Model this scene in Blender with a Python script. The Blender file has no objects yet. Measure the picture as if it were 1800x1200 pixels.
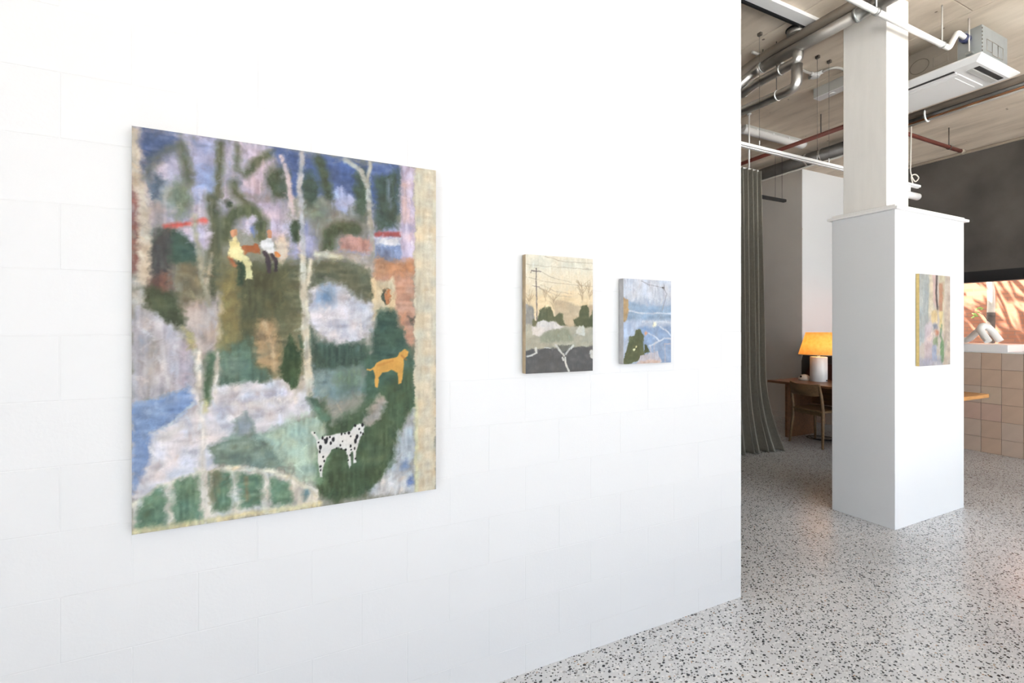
import bpy, bmesh, math, random
import numpy as np
from mathutils import Vector, Matrix

random.seed(7)
SC = bpy.context.scene
COL = SC.collection
PI = math.pi

# ------------------------------------------------------------------ camera, light, exposure
FPX, CX, CY, CAMH = 830.0, 900.0, 576.0, 1.45
_n = math.hypot(395, 830)
CA, SA = 830 / _n, 395 / _n          # room axes seen from the camera
cam_d = bpy.data.cameras.new('camera')
cam = bpy.data.objects.new('camera', cam_d); COL.objects.link(cam)
cam.location = (0, 0, CAMH)
cam.rotation_euler = (PI / 2, 0, -math.atan2(SA, CA))
cam_d.sensor_width = 36.0
cam_d.lens = FPX / 1800 * 36
cam_d.shift_y = -(600 - CY) / 1800
cam_d.clip_start = 0.02
SC.camera = cam

vs = SC.view_settings
vs.view_transform = 'Standard'; vs.look = 'None'; vs.gamma = 1.0; vs.use_curve_mapping = False
vs.exposure = 2.24

world = bpy.data.worlds.new('sky'); SC.world = world
world.use_nodes = True
bg = world.node_tree.nodes['Background']
bg.inputs[0].default_value = (0.80, 0.90, 1.0, 1)
bg.inputs[1].default_value = 0.95

sun_d = bpy.data.lights.new('sun', 'SUN'); sun_d.energy = 13.0; sun_d.angle = 0.012; sun_d.color = (1.0, 0.97, 0.92)
sun = bpy.data.objects.new('sun', sun_d); COL.objects.link(sun)
SUN_TO = Vector((-0.36, 0.42, 0.83)).normalized()      # towards the sun
sun.rotation_euler = SUN_TO.to_track_quat('Z', 'Y').to_euler()

por_d = bpy.data.lights.new('storefront_daylight', 'AREA'); por_d.shape = 'RECTANGLE'
por_d.size = 9.4; por_d.size_y = 3.4; por_d.cycles.is_portal = True
por = bpy.data.objects.new('storefront_daylight', por_d); COL.objects.link(por)
por.location = (4.0, -3.46, 1.85)    # faces into the room (+y)
por.rotation_euler = (-PI / 2, 0, 0)
por2_d = bpy.data.lights.new('added_window_portal', 'AREA'); por2_d.shape = 'RECTANGLE'
por2_d.size = 2.5; por2_d.size_y = 3.4; por2_d.cycles.is_portal = True
por2 = bpy.data.objects.new('added_window_portal', por2_d); COL.objects.link(por2)
por2.location = (-3.62, -2.17, 1.85); por2.rotation_euler = (PI / 2, 0, -PI / 2)  # portal for the unseen window added in the end wall

# ------------------------------------------------------------------ pixels -> places
def ray(px, py):
    X = (px - CX) / FPX
    return Vector((CA * X + SA, -SA * X + CA, -(py - CY) / FPX))
def at(px, py, x=None, y=None, z=None):
    d = ray(px, py)
    if x is not None: t = x / d.x
    elif y is not None: t = y / d.y
    else: t = (z - CAMH) / d.z
    return Vector((0, 0, CAMH)) + d * t

# ------------------------------------------------------------------ materials
def lin(c):
    return tuple(((v / 255) / 12.92 if v <= 10 else (((v / 255) + 0.055) / 1.055) ** 2.4) for v in c)
MATS = {}
def mat(name, col, rough=0.6, metal=0.0, var=0.0, scale=6.0, bump=0.0, bscale=60.0, stretch=None, spec=None):
    """col linear rgb; var = brightness variation by noise"""
    m = bpy.data.materials.new(name); m.use_nodes = True
    nt = m.node_tree; N = nt.nodes; L = nt.links
    b = N['Principled BSDF']
    b.inputs['Roughness'].default_value = rough
    b.inputs['Metallic'].default_value = metal
    if spec is not None: b.inputs['Specular IOR Level'].default_value = spec
    tc = N.new('ShaderNodeTexCoord')
    src = tc.outputs['Object']
    if stretch:
        mp = N.new('ShaderNodeMapping'); mp.inputs['Scale'].default_value = stretch
        L.new(src, mp.inputs[0]); src = mp.outputs[0]
    no = N.new('ShaderNodeTexNoise'); no.inputs['Scale'].default_value = scale; no.inputs['Detail'].default_value = 6
    L.new(src, no.inputs['Vector'])
    cr = N.new('ShaderNodeValToRGB')
    lo = tuple(max(0, c * (1 - var)) for c in col); hi = tuple(min(1, c * (1 + var)) for c in col)
    cr.color_ramp.elements[0].position = 0.3; cr.color_ramp.elements[0].color = (*lo, 1)
    cr.color_ramp.elements[1].position = 0.7; cr.color_ramp.elements[1].color = (*hi, 1)
    L.new(no.outputs['Fac'], cr.inputs[0]); L.new(cr.outputs[0], b.inputs['Base Color'])
    if bump:
        n2 = N.new('ShaderNodeTexNoise'); n2.inputs['Scale'].default_value = bscale; n2.inputs['Detail'].default_value = 4
        L.new(src, n2.inputs['Vector'])
        bp = N.new('ShaderNodeBump'); bp.inputs['Strength'].default_value = bump; bp.inputs['Distance'].default_value = 0.004
        L.new(n2.outputs['Fac'], bp.inputs['Height']); L.new(bp.outputs[0], b.inputs['Normal'])
    MATS[name] = m
    return m

mat('white_paint', (0.545, 0.553, 0.566), 0.55, var=0.012, scale=2.0, bump=0.10, bscale=90)
mat('white_board', (0.72, 0.727, 0.74), 0.5, var=0.008, scale=2.0)
mat('column_render', (0.80, 0.78, 0.75), 0.7, var=0.03, scale=3.0, bump=0.25, bscale=40, stretch=(6, 6, 1))
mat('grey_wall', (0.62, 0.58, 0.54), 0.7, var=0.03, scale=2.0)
mat('white_trim', (0.84, 0.83, 0.82), 0.45, var=0.01)
mat('dark_concrete', (0.085, 0.076, 0.068), 0.7, var=0.42, scale=1.3, bump=0.1, bscale=30)
mat('black_metal', (0.012, 0.012, 0.013), 0.45, metal=0.0, var=0.1)
mat('galvanised', (0.55, 0.57, 0.57), 0.38, metal=1.0, var=0.12, scale=14)
mat('galvanised_dull', (0.40, 0.38, 0.35), 0.5, metal=0.8, var=0.12, scale=9)
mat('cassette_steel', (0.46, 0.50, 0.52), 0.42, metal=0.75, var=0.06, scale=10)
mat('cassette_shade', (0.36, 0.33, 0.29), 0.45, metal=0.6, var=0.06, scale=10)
mat('foil', (0.66, 0.65, 0.63), 0.34, metal=1.0, var=0.10, scale=12, bump=0.5, bscale=28)
mat('tape', (0.9, 0.9, 0.9), 0.25, metal=0.6)
mat('tan_insulation', (0.40, 0.34, 0.27), 0.45, metal=0.35, var=0.08)
mat('copper', (0.78, 0.40, 0.22), 0.3, metal=1.0, var=0.06)
mat('red_pipe', (0.145, 0.035, 0.024), 0.5, var=0.12, scale=8)
mat('pvc_white', (0.86, 0.85, 0.82), 0.35, var=0.01)
mat('conduit_grey', (0.50, 0.48, 0.45), 0.5, var=0.04)
mat('plastic_white', (0.80, 0.80, 0.80), 0.35, var=0.01)
mat('plastic_grey', (0.50, 0.50, 0.48), 0.4, var=0.02)
mat('diffuser', (0.72, 0.71, 0.70), 0.3, var=0.02)
mat('navy_plastic', (0.05, 0.06, 0.14), 0.3, var=0.1)
mat('wire_dark', (0.10, 0.085, 0.07), 0.5)
mat('cable_white', (0.72, 0.68, 0.62), 0.5)
mat('slab_white', (0.84, 0.84, 0.84), 0.35, var=0.01)
mat('plaster_white', (0.86, 0.85, 0.82), 0.45, var=0.01)
mat('dome_ceramic', (0.78, 0.70, 0.60), 0.4)
mat('maroon_leather', (0.035, 0.012, 0.010), 0.45, var=0.2)
mat('asphalt', (0.55, 0.54, 0.52), 0.9, var=0.1)
mat('lane_asphalt', (0.07, 0.068, 0.065), 0.9, var=0.2)
mat('duct_dark', (0.17, 0.165, 0.16), 0.45, metal=0.7, var=0.15, scale=6)
mat('pipe_brown', (0.26, 0.22, 0.18), 0.45, metal=0.5, var=0.1)
mat('seat_dark', (0.040, 0.034, 0.031), 0.6, var=0.2)
mat('oak', (0.19, 0.112, 0.052), 0.5, var=0.18, scale=5, stretch=(10, 1.2, 10))
mat('walnut', (0.19, 0.085, 0.038), 0.42, var=0.28, scale=5, stretch=(12, 1.0, 12))
mat('pine_table', (0.62, 0.30, 0.10), 0.45, var=0.2, scale=5, stretch=(1.2, 10, 10))
mat('grout', (0.22, 0.18, 0.15), 0.9)
mat('linen', (0.29, 0.275, 0.235), 0.9, var=0.08, scale=40, bump=0.4, bscale=420)
mat('canvas_yellow', tuple(v * 0.75 for v in lin((222, 196, 130))), 0.8, var=0.12, scale=30)  # darker copy of the steel, a dim reflection put into its colour
mat('canvas_raw', tuple(v * 0.75 for v in lin((190, 170, 140))), 0.8, var=0.2, scale=22)
mat('canvas_grey', tuple(v * 0.8 for v in lin((190, 190, 192))), 0.8, var=0.12, scale=30)
mat('bark', (0.085, 0.062, 0.048), 0.9, var=0.5, scale=9, bump=0.6, bscale=30)
mat('pale_bark', (0.50, 0.42, 0.34), 0.8, var=0.12, scale=8)
mat('leaf_green', (0.22, 0.30, 0.06), 0.6, var=0.3, scale=3)
mat('leaf_lime', (0.22, 0.30, 0.05), 0.6, var=0.15, scale=6)

def tile_mat(name, col):
    return mat(name, col, 0.5, var=0.05, scale=7)
TILES = [tile_mat('clay_tile_%s' % w, c) for w, c in
         (('warm', (0.52, 0.38, 0.285)), ('pink', (0.535, 0.375, 0.30)), ('sand', (0.53, 0.41, 0.31)), ('grey', (0.52, 0.41, 0.33)))]

# terrazzo floor
def terrazzo():
    m = bpy.data.materials.new('terrazzo'); m.use_nodes = True
    nt = m.node_tree; N = nt.nodes; L = nt.links; b = N['Principled BSDF']
    tc = N.new('ShaderNodeTexCoord')
    base = N.new('ShaderNodeTexNoise'); base.inputs['Scale'].default_value = 1.3; base.inputs['Detail'].default_value = 8
    L.new(tc.outputs['Object'], base.inputs['Vector'])
    cr = N.new('ShaderNodeValToRGB')
    cr.color_ramp.elements[0].position = 0.3; cr.color_ramp.elements[0].color = (0.50, 0.51, 0.525, 1)
    cr.color_ramp.elements[1].position = 0.72; cr.color_ramp.elements[1].color = (0.61, 0.62, 0.635, 1)
    L.new(base.outputs['Fac'], cr.inputs[0])
    cur = cr.outputs[0]
    warp = N.new('ShaderNodeTexNoise'); warp.inputs['Scale'].default_value = 60; warp.inputs['Detail'].default_value = 2
    L.new(tc.outputs['Object'], warp.inputs['Vector'])
    wv = N.new('ShaderNodeVectorMath'); wv.operation = 'MULTIPLY_ADD'
    wv.inputs[1].default_value = (0.010, 0.010, 0); 
    L.new(warp.outputs['Color'], wv.inputs[0]); L.new(tc.outputs['Object'], wv.inputs[2])
    def stones(cur, scale, rad, share, col, off):
        mp = N.new('ShaderNodeMapping'); mp.inputs['Location'].default_value = off; mp.inputs['Rotation'].default_value = (0, 0, off[0])
        mp.inputs['Scale'].default_value = (1.0, 1.35, 1.0)
        L.new(wv.outputs[0], mp.inputs[0])
        v = N.new('ShaderNodeTexVoronoi'); v.voronoi_dimensions = '2D'; v.inputs['Scale'].default_value = scale
        L.new(mp.outputs[0], v.inputs['Vector'])
        sep = N.new('ShaderNodeSeparateColor'); L.new(v.outputs['Color'], sep.inputs[0])
        # stone radius varies with the cell, only a share of the cells holds a stone
        r = N.new('ShaderNodeMath'); r.operation = 'MULTIPLY_ADD'; r.inputs[1].default_value = rad; r.inputs[2].default_value = rad * 0.45
        L.new(sep.outputs[1], r.inputs[0])
        lt = N.new('ShaderNodeMath'); lt.operation = 'LESS_THAN'; L.new(v.outputs['Distance'], lt.inputs[0]); L.new(r.outputs[0], lt.inputs[1])
        pk = N.new('ShaderNodeMath'); pk.operation = 'LESS_THAN'; L.new(sep.outputs[0], pk.inputs[0]); pk.inputs[1].default_value = share
        an = N.new('ShaderNodeMath'); an.operation = 'MULTIPLY'; L.new(lt.outputs[0], an.inputs[0]); L.new(pk.outputs[0], an.inputs[1])
        mx = N.new('ShaderNodeMix'); mx.data_type = 'RGBA'
        L.new(an.outputs[0], mx.inputs['Factor']); L.new(cur, mx.inputs['A'])
        mx.inputs['B'].default_value = (*col, 1)
        return mx.outputs['Result']
    cur = stones(cur, 62, 0.36, 0.30, (0.68, 0.68, 0.68), (3.1, 0.7, 0))
    cur = stones(cur, 55, 0.30, 0.16, (0.36, 0.35, 0.345), (1.7, 4.1, 0))
    cur = stones(cur, 70, 0.30, 0.04, (0.36, 0.25, 0.17), (5.7, 2.1, 0))
    cur = stones(cur, 46, 0.25, 0.34, (0.018, 0.018, 0.02), (0.4, 1.1, 0))
    cur = stones(cur, 85, 0.28, 0.26, (0.035, 0.035, 0.036), (2.4, 7.3, 0))
    L.new(cur, b.inputs['Base Color'])
    b.inputs['Roughness'].default_value = 0.30
    rn = N.new('ShaderNodeTexNoise'); rn.inputs['Scale'].default_value = 2.2; rn.inputs['Detail'].default_value = 5
    L.new(tc.outputs['Object'], rn.inputs['Vector'])
    rr = N.new('ShaderNodeMapRange'); rr.inputs['To Min'].default_value = 0.16; rr.inputs['To Max'].default_value = 0.30
    L.new(rn.outputs['Fac'], rr.inputs['Value']); L.new(rr.outputs[0], b.inputs['Roughness'])
    MATS['terrazzo'] = m
terrazzo()

def offform():
    m = bpy.data.materials.new('offform_concrete'); m.use_nodes = True
    nt = m.node_tree; N = nt.nodes; L = nt.links; b = N['Principled BSDF']
    b.inputs['Roughness'].default_value = 0.75
    tc = N.new('ShaderNodeTexCoord')
    geo = N.new('ShaderNodeObjectInfo')
    ad = N.new('ShaderNodeVectorMath'); ad.operation = 'ADD'
    L.new(tc.outputs['Object'], ad.inputs[0]); L.new(geo.outputs['Location'], ad.inputs[1])
    mp = N.new('ShaderNodeMapping'); mp.inputs['Scale'].default_value = (2.6, 0.7, 1)
    L.new(ad.outputs[0], mp.inputs[0])
    no = N.new('ShaderNodeTexNoise'); no.inputs['Scale'].default_value = 1.6; no.inputs['Detail'].default_value = 9; no.inputs['Roughness'].default_value = 0.62
    L.new(mp.outputs[0], no.inputs['Vector'])
    cr = N.new('ShaderNodeValToRGB')
    e = cr.color_ramp.elements
    e[0].position = 0.28; e[0].color = (0.48, 0.40, 0.315, 1)
    e[1].position = 0.75; e[1].color = (0.82, 0.72, 0.60, 1)
    x = e.new(0.5); x.color = (0.68, 0.585, 0.475, 1)
    L.new(no.outputs['Fac'], cr.inputs[0])
    sp = N.new('ShaderNodeTexVoronoi'); sp.inputs['Scale'].default_value = 3.5
    L.new(ad.outputs[0], sp.inputs['Vector'])
    lt = N.new('ShaderNodeMath'); lt.operation = 'LESS_THAN'; lt.inputs[1].default_value = 0.045
    L.new(sp.outputs['Distance'], lt.inputs[0])
    mx = N.new('ShaderNodeMix'); mx.data_type = 'RGBA'
    L.new(lt.outputs[0], mx.inputs['Factor']); L.new(cr.outputs[0], mx.inputs['A']); mx.inputs['B'].default_value = (0.20, 0.155, 0.115, 1)
    L.new(mx.outputs['Result'], b.inputs['Base Color'])
    MATS['offform_concrete'] = m
offform()

def brickwork():
    m = bpy.data.materials.new('sunlit_brickwork'); m.use_nodes = True
    nt = m.node_tree; N = nt.nodes; L = nt.links; b = N['Principled BSDF']
    b.inputs['Roughness'].default_value = 0.85
    tc = N.new('ShaderNodeTexCoord'); sp = N.new('ShaderNodeSeparateXYZ'); cb = N.new('ShaderNodeCombineXYZ')
    L.new(tc.outputs['Object'], sp.inputs[0]); L.new(sp.outputs['Y'], cb.inputs['X']); L.new(sp.outputs['Z'], cb.inputs['Y'])
    br = N.new('ShaderNodeTexBrick'); br.inputs['Scale'].default_value = 1.0
    br.inputs['Brick Width'].default_value = 0.24; br.inputs['Row Height'].default_value = 0.086; br.inputs['Mortar Size'].default_value = 0.008
    br.inputs['Color1'].default_value = (0.27, 0.092, 0.045, 1); br.inputs['Color2'].default_value = (0.33, 0.125, 0.065, 1); br.inputs['Mortar'].default_value = (0.20, 0.10, 0.065, 1)
    L.new(cb.outputs[0], br.inputs['Vector']); L.new(br.outputs['Color'], b.inputs['Base Color'])
    MATS['sunlit_brickwork'] = m
brickwork()

def glass():
    m = bpy.data.materials.new('window_glass'); m.use_nodes = True
    nt = m.node_tree; N = nt.nodes; L = nt.links
    N.remove(N['Principled BSDF'])
    tr = N.new('ShaderNodeBsdfTransparent'); gl = N.new('ShaderNodeBsdfGlossy'); gl.inputs['Roughness'].default_value = 0.02
    fr = N.new('ShaderNodeFresnel'); fr.inputs['IOR'].default_value = 1.3
    mx = N.new('ShaderNodeMixShader')
    L.new(fr.outputs[0], mx.inputs[0]); L.new(tr.outputs[0], mx.inputs[1]); L.new(gl.outputs[0], mx.inputs[2])
    L.new(mx.outputs[0], N['Material Output'].inputs['Surface'])
    MATS['window_glass'] = m
glass()

def shade_mat():
    m = bpy.data.materials.new('lamp_paper'); m.use_nodes = True
    nt = m.node_tree; N = nt.nodes; L = nt.links; b = N['Principled BSDF']
    N.remove(b)
    tc = N.new('ShaderNodeTexCoord'); no = N.new('ShaderNodeTexNoise'); no.inputs['Scale'].default_value = 22; no.inputs['Detail'].default_value = 5
    L.new(tc.outputs['Object'], no.inputs['Vector'])
    cr = N.new('ShaderNodeValToRGB')
    cr.color_ramp.elements[0].position = 0.3; cr.color_ramp.elements[0].color = (0.80, 0.42, 0.12, 1)
    cr.color_ramp.elements[1].position = 0.7; cr.color_ramp.elements[1].color = (0.90, 0.56, 0.20, 1)
    L.new(no.outputs['Fac'], cr.inputs[0])
    df = N.new('ShaderNodeBsdfDiffuse'); tl = N.new('ShaderNodeBsdfTranslucent')
    L.new(cr.outputs[0], df.inputs[0]); L.new(cr.outputs[0], tl.inputs[0])
    mx = N.new('ShaderNodeMixShader'); mx.inputs[0].default_value = 0.6
    L.new(df.outputs[0], mx.inputs[1]); L.new(tl.outputs[0], mx.inputs[2])
    L.new(mx.outputs[0], N['Material Output'].inputs['Surface'])
    MATS['lamp_paper'] = m
shade_mat()

def emit(name, col, s):
    m = bpy.data.materials.new(name); m.use_nodes = True
    b = m.node_tree.nodes['Principled BSDF']
    b.inputs['Base Color'].default_value = (*col, 1)
    b.inputs['Emission Color'].default_value = (*col, 1); b.inputs['Emission Strength'].default_value = s
    MATS[name] = m
emit('bulb_glow', (1.0, 0.62, 0.28), 5.0)

def paint_mat():
    m = bpy.data.materials.new('oil_paint'); m.use_nodes = True
    nt = m.node_tree; N = nt.nodes; L = nt.links; b = N['Principled BSDF']
    at_ = N.new('ShaderNodeVertexColor'); at_.layer_name = 'paint'
    L.new(at_.outputs['Color'], b.inputs['Base Color'])
    b.inputs['Roughness'].default_value = 0.6; b.inputs['Specular IOR Level'].default_value = 0.2
    tc = N.new('ShaderNodeTexCoord'); n2 = N.new('ShaderNodeTexNoise'); n2.inputs['Scale'].default_value = 350
    L.new(tc.outputs['Object'], n2.inputs['Vector'])
    bp = N.new('ShaderNodeBump'); bp.inputs['Strength'].default_value = 0.15; bp.inputs['Distance'].default_value = 0.002
    L.new(n2.outputs['Fac'], bp.inputs['Height']); L.new(bp.outputs[0], b.inputs['Normal'])
    MATS['oil_paint'] = m
paint_mat()

# ------------------------------------------------------------------ mesh helpers
class MB:
    def __init__(self): self.bm = bmesh.new()
    def box(self, a, b, bev=0.0, seg=1, M=None):
        a = Vector(a); b = Vector(b)
        tmp = bmesh.new()
        bmesh.ops.create_cube(tmp, size=1.0)
        sz = b - a; ce = (a + b) / 2
        for v in tmp.verts: v.co = Vector((v.co.x * sz.x, v.co.y * sz.y, v.co.z * sz.z)) + ce
        if bev: bmesh.ops.bevel(tmp, geom=list(tmp.edges), offset=bev, segments=seg, profile=0.5, affect='EDGES')
        if M is not None: bmesh.ops.transform(tmp, matrix=M, verts=tmp.verts)
        self._merge(tmp); return self
    def _merge(self, tmp):
        me = bpy.data.meshes.new('tmp'); tmp.to_mesh(me); tmp.free(); self.bm.from_mesh(me); bpy.data.meshes.remove(me)
    def tube(self, pts, r, n=14, caps=True, bend=0.0, bseg=6):
        pts = [Vector(p) for p in pts]
        if bend:
            out = [pts[0]]
            for i in range(1, len(pts) - 1):
                p = pts[i]; d0 = (pts[i - 1] - p); d1 = (pts[i + 1] - p)
                k = min(bend, d0.length * 0.48, d1.length * 0.48)
                A = p + d0.normalized() * k; B = p + d1.normalized() * k
                for j in range(bseg + 1):
                    t = j / bseg
                    out.append(A * (1 - t) ** 2 + p * 2 * t * (1 - t) + B * t * t)
            out.append(pts[-1]); pts = out
        rs = r if isinstance(r, (list, tuple)) else [r] * len(pts)
        if len(rs) != len(pts): rs = [rs[0] + (rs[-1] - rs[0]) * i / (len(pts) - 1) for i in range(len(pts))]
        T = []
        for i in range(len(pts)):
            t = (pts[min(i + 1, len(pts) - 1)] - pts[max(i - 1, 0)]); T.append(t.normalized())
        up = Vector((0, 0, 1)) if abs(T[0].z) < 0.9 else Vector((1, 0, 0))
        u = T[0].cross(up).normalized()
        rings = []
        for i, p in enumerate(pts):
            u = (u - T[i] * u.dot(T[i])).normalized(); w = T[i].cross(u)
            rings.append([self.bm.verts.new(p + (u * math.cos(2 * PI * k / n) + w * math.sin(2 * PI * k / n)) * rs[i]) for k in range(n)])
        for i in range(len(rings) - 1):
            for k in range(n):
                f = self.bm.faces.new((rings[i][k], rings[i][(k + 1) % n], rings[i + 1][(k + 1) % n], rings[i + 1][k])); f.smooth = True
        if caps:
            self.bm.faces.new(rings[0][::-1]); self.bm.faces.new(rings[-1])
        return self
    def lathe(self, prof, n=40, centre=(0, 0, 0), close=True):
        c = Vector(centre); rings = []
        for r, z in prof:
            rings.append([self.bm.verts.new(c + Vector((r * math.cos(2 * PI * k / n), r * math.sin(2 * PI * k / n), z))) for k in range(n)])
        for i in range(len(rings) - 1):
            for k in range(n):
                f = self.bm.faces.new((rings[i][k], rings[i][(k + 1) % n], rings[i + 1][(k + 1) % n], rings[i + 1][k])); f.smooth = True
        if close:
            self.bm.faces.new(rings[0][::-1]); self.bm.faces.new(rings[-1])
        return self
    def prism(self, poly, d):
        """poly: list of 3D points (planar), extruded by vector d"""
        d = Vector(d)
        a = [self.bm.verts.new(Vector(p)) for p in poly]; b = [self.bm.verts.new(Vector(p) + d) for p in poly]
        n = len(poly)
        self.bm.faces.new(a[::-1]); self.bm.faces.new(b)
        for i in range(n): self.bm.faces.new((a[i], a[(i + 1) % n], b[(i + 1) % n], b[i]))
        return self
    def loft(self, rings, caps=True, smooth=True):
        R = [[self.bm.verts.new(Vector(p)) for p in ring] for ring in rings]; n = len(R[0])
        for i in range(len(R) - 1):
            for k in range(n):
                f = self.bm.faces.new((R[i][k], R[i][(k + 1) % n], R[i + 1][(k + 1) % n], R[i + 1][k])); f.smooth = smooth
        if caps: self.bm.faces.new(R[0][::-1]); self.bm.faces.new(R[-1])
        return self
    def mesh(self, name):
        bmesh.ops.recalc_face_normals(self.bm, faces=self.bm.faces)
        me = bpy.data.meshes.new(name); self.bm.to_mesh(me); self.bm.free(); return me
    def build(self, name, m, parent=None):
        me = self.mesh(name); me.materials.append(MATS[m] if isinstance(m, str) else m)
        o = bpy.data.objects.new(name, me); COL.objects.link(o)
        if parent is not None: put(o, parent)
        return o

def put(o, parent):
    o.parent = parent
    o.matrix_parent_inverse = Matrix.LocRotScale(parent.location, parent.rotation_euler, parent.scale).inverted()
def tag(o, label, cat, group=None):
    o['label'] = label; o['category'] = cat
    if group: o['group'] = group
    return o
def thing(name, label, cat, loc=(0, 0, 0), group=None):
    o = bpy.data.objects.new(name, None); COL.objects.link(o); o.location = loc; o.empty_display_size = 0.1
    return tag(o, label, cat, group)
def struct(o, label=None, cat=None):
    o['kind'] = 'structure'
    if label: o['label'] = label
    if cat: o['category'] = cat
    return o
def piece(name, me, loc, parent, scale=(1, 1, 1), m=None):
    o = bpy.data.objects.new(name, me); COL.objects.link(o); o.location = loc; o.scale = scale
    put(o, parent)
    return o

# ================================================================== the room
CEIL = 3.95
WY = 1.768                     # face of the white block wall
XW0, XW1 = -3.6, 2.21
XD = 8.70                      # dark concrete wall with the strip window
XG, YG = 7.30, 4.733           # corner of the white return
Y0, Y1 = -3.45, 7.4

fl = MB().box((XW0, Y0, -0.12), (XD + 0.2, Y1, 0.0)).build('floor', 'terrazzo'); struct(fl, 'polished grey concrete floor full of dark stone chips', 'floor')

# ceiling: slab and formwork panels with open joints
cl = MB().box((XW0, Y0, CEIL + 0.006), (XD + 0.2, Y1, CEIL + 0.35)).build('ceiling', 'offform_concrete'); struct(cl, 'raw off-form concrete ceiling with formwork joints', 'ceiling')
pw, pl = 1.2, 2.4
pm = MB().box((-pw / 2 + 0.003, -pl / 2 + 0.003, -0.006), (pw / 2 - 0.003, pl / 2 - 0.003, 0.0065), bev=0.002).mesh('panel')
pm.materials.append(MATS['offform_concrete'])
x0 = 1.28
for i in range(7):
    for j in range(5):
        x = x0 + pw * (i + 0.5); y = -3.0 + pl * (j + 0.5) + (0.35 if i % 2 else 0.0)
        if x + pw / 2 > XD or y + pl / 2 > Y1 or y - pl / 2 < Y0: continue
        piece('panel', pm, (x, y, CEIL), cl)

# white painted block wall: core and blocks
wl = MB().box((XW0, WY + 0.0007, 0), (XW1 - 0.002, WY + 0.20, CEIL)).build('wall_left', 'white_paint')
struct(wl, 'white painted blockwork wall hung with three paintings', 'wall')
BW, BH = 0.3305, 0.187
bm_ = MB().box((-BW / 2 + 0.0009, 0.0, -BH / 2 + 0.0007), (BW / 2 - 0.0009, 0.03, BH / 2 - 0.0007), bev=0.0016, seg=2).mesh('block')
bm_.materials.append(MATS['white_paint'])
r_ = random.Random(3)
k0 = 0
zj = 0.494 - 3 * BH
for k in range(-0, 22):
    zc = zj + BH * (k + 0.5)
    if zc - BH / 2 < -0.08 or zc + BH / 2 > CEIL - 0.02: continue
    zs = 1.0
    if zc - BH / 2 < 0.0:      # cut course on the floor
        top = zc + BH / 2; zs = top / BH; zc = top / 2
    off = 0.076 + (0.0 if (k - 3) % 2 == 0 else BW / 2)
    i0 = math.floor((-1.7 - off) / BW)
    for i in range(i0, 12):
        xa = off + BW * i; xb = xa + BW
        if xa >= XW1 - 0.02: break
        me = bm_; sx = 1.0
        if xb > XW1 + 0.001: sx = (XW1 - xa) / BW; xb = XW1
        piece('block', me, ((xa + xb) / 2, WY + r_.uniform(-0.0003, 0.0003), zc), wl, (sx, 1, zs))

# the other enclosing walls
def wall(name, a, b, m, label):
    o = MB().box(a, b).build(name, m); struct(o, label, 'wall'); return o
we = MB().box((XW0 - 0.2, -0.9, 0), (XW0, Y1, CEIL + 0.3)).box((XW0 - 0.2, Y0, 3.55), (XW0, -0.9, CEIL + 0.3)).box((XW0 - 0.2, Y0, -0.1), (XW0, -0.9, 0.12))  # tall end opening is unseen, added to light the column's side
for y in (Y0, -0.98): we.box((XW0 - 0.14, y, 0.12), (XW0 - 0.04, y + 0.08, 3.55))
struct(we.build('wall_end', 'white_board'), 'white end wall with unseen tall glazing added for side light', 'wall')
aw = MB().box((XW0 - 3.2, Y0 - 0.2, 3.72), (XW0 - 0.2, 3.5, 3.86)).build('sun_block_slab', 'white_board'); struct(aw, 'flat unseen slab added to keep sun out of the end glazing', 'sun_block_slab')  # unseen, added to stop sun entering by the end opening
wall('wall_back', (XW0, Y1, 0), (XD + 0.2, Y1 + 0.2, CEIL + 0.3), 'dark_concrete', 'back wall of the room behind the curtain')
# white / grey return beside the desk
ret = wall('wall_return', (XG, YG, 0), (XD, Y1, CEIL), 'white_board', 'white and grey return wall behind the table lamp')
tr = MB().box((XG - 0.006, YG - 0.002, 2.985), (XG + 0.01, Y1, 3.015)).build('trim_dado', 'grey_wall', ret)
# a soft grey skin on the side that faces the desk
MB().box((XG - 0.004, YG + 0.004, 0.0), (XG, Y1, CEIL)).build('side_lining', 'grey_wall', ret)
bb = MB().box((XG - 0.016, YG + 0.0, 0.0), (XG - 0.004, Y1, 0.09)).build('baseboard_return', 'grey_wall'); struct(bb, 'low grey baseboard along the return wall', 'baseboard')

# dark concrete wall with a strip window
WZ0, WZ1, WYA, WYB = 0.95, 2.24, 0.2, 4.55
dw = MB()
dw.box((XD, Y0, WZ1), (XD + 0.2, Y1, CEIL + 0.3)).box((XD, Y0, 0), (XD + 0.2, Y1, WZ0))
dw.box((XD, Y0, WZ0), (XD + 0.2, WYA, WZ1)).box((XD, WYB, WZ0), (XD + 0.2, Y1, WZ1))
dw = dw.build('wall_right', 'dark_concrete'); struct(dw, 'dark grey concrete wall above the strip window', 'wall')
win = MB()
win.box((XD + 0.0, WYA, WZ1 - 0.15), (XD + 0.16, WYB, WZ1)).box((XD + 0.0, WYA, WZ0), (XD + 0.16, WYB, WZ0 + 0.06))
win.box((XD + 0.0, WYA, WZ0), (XD + 0.16, WYA + 0.06, WZ1)).box((XD + 0.0, WYB - 0.06, WZ0), (XD + 0.16, WYB, WZ1))
win = win.build('window_1', 'black_metal'); struct(win, 'long black framed strip window above the tiled counter', 'window')
MB().box((XD + 0.08, WYA + 0.05, WZ0 + 0.05), (XD + 0.086, WYB - 0.05, WZ1 - 0.14)).build('pane', 'window_glass', win)
tc_ = MB().box((XD - 0.03, Y0, CEIL - 0.035), (XD, YG, CEIL - 0.004)).build('trim_ceiling', 'tan_insulation'); struct(tc_, 'thin grey strip where dark wall meets ceiling', 'trim')

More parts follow.
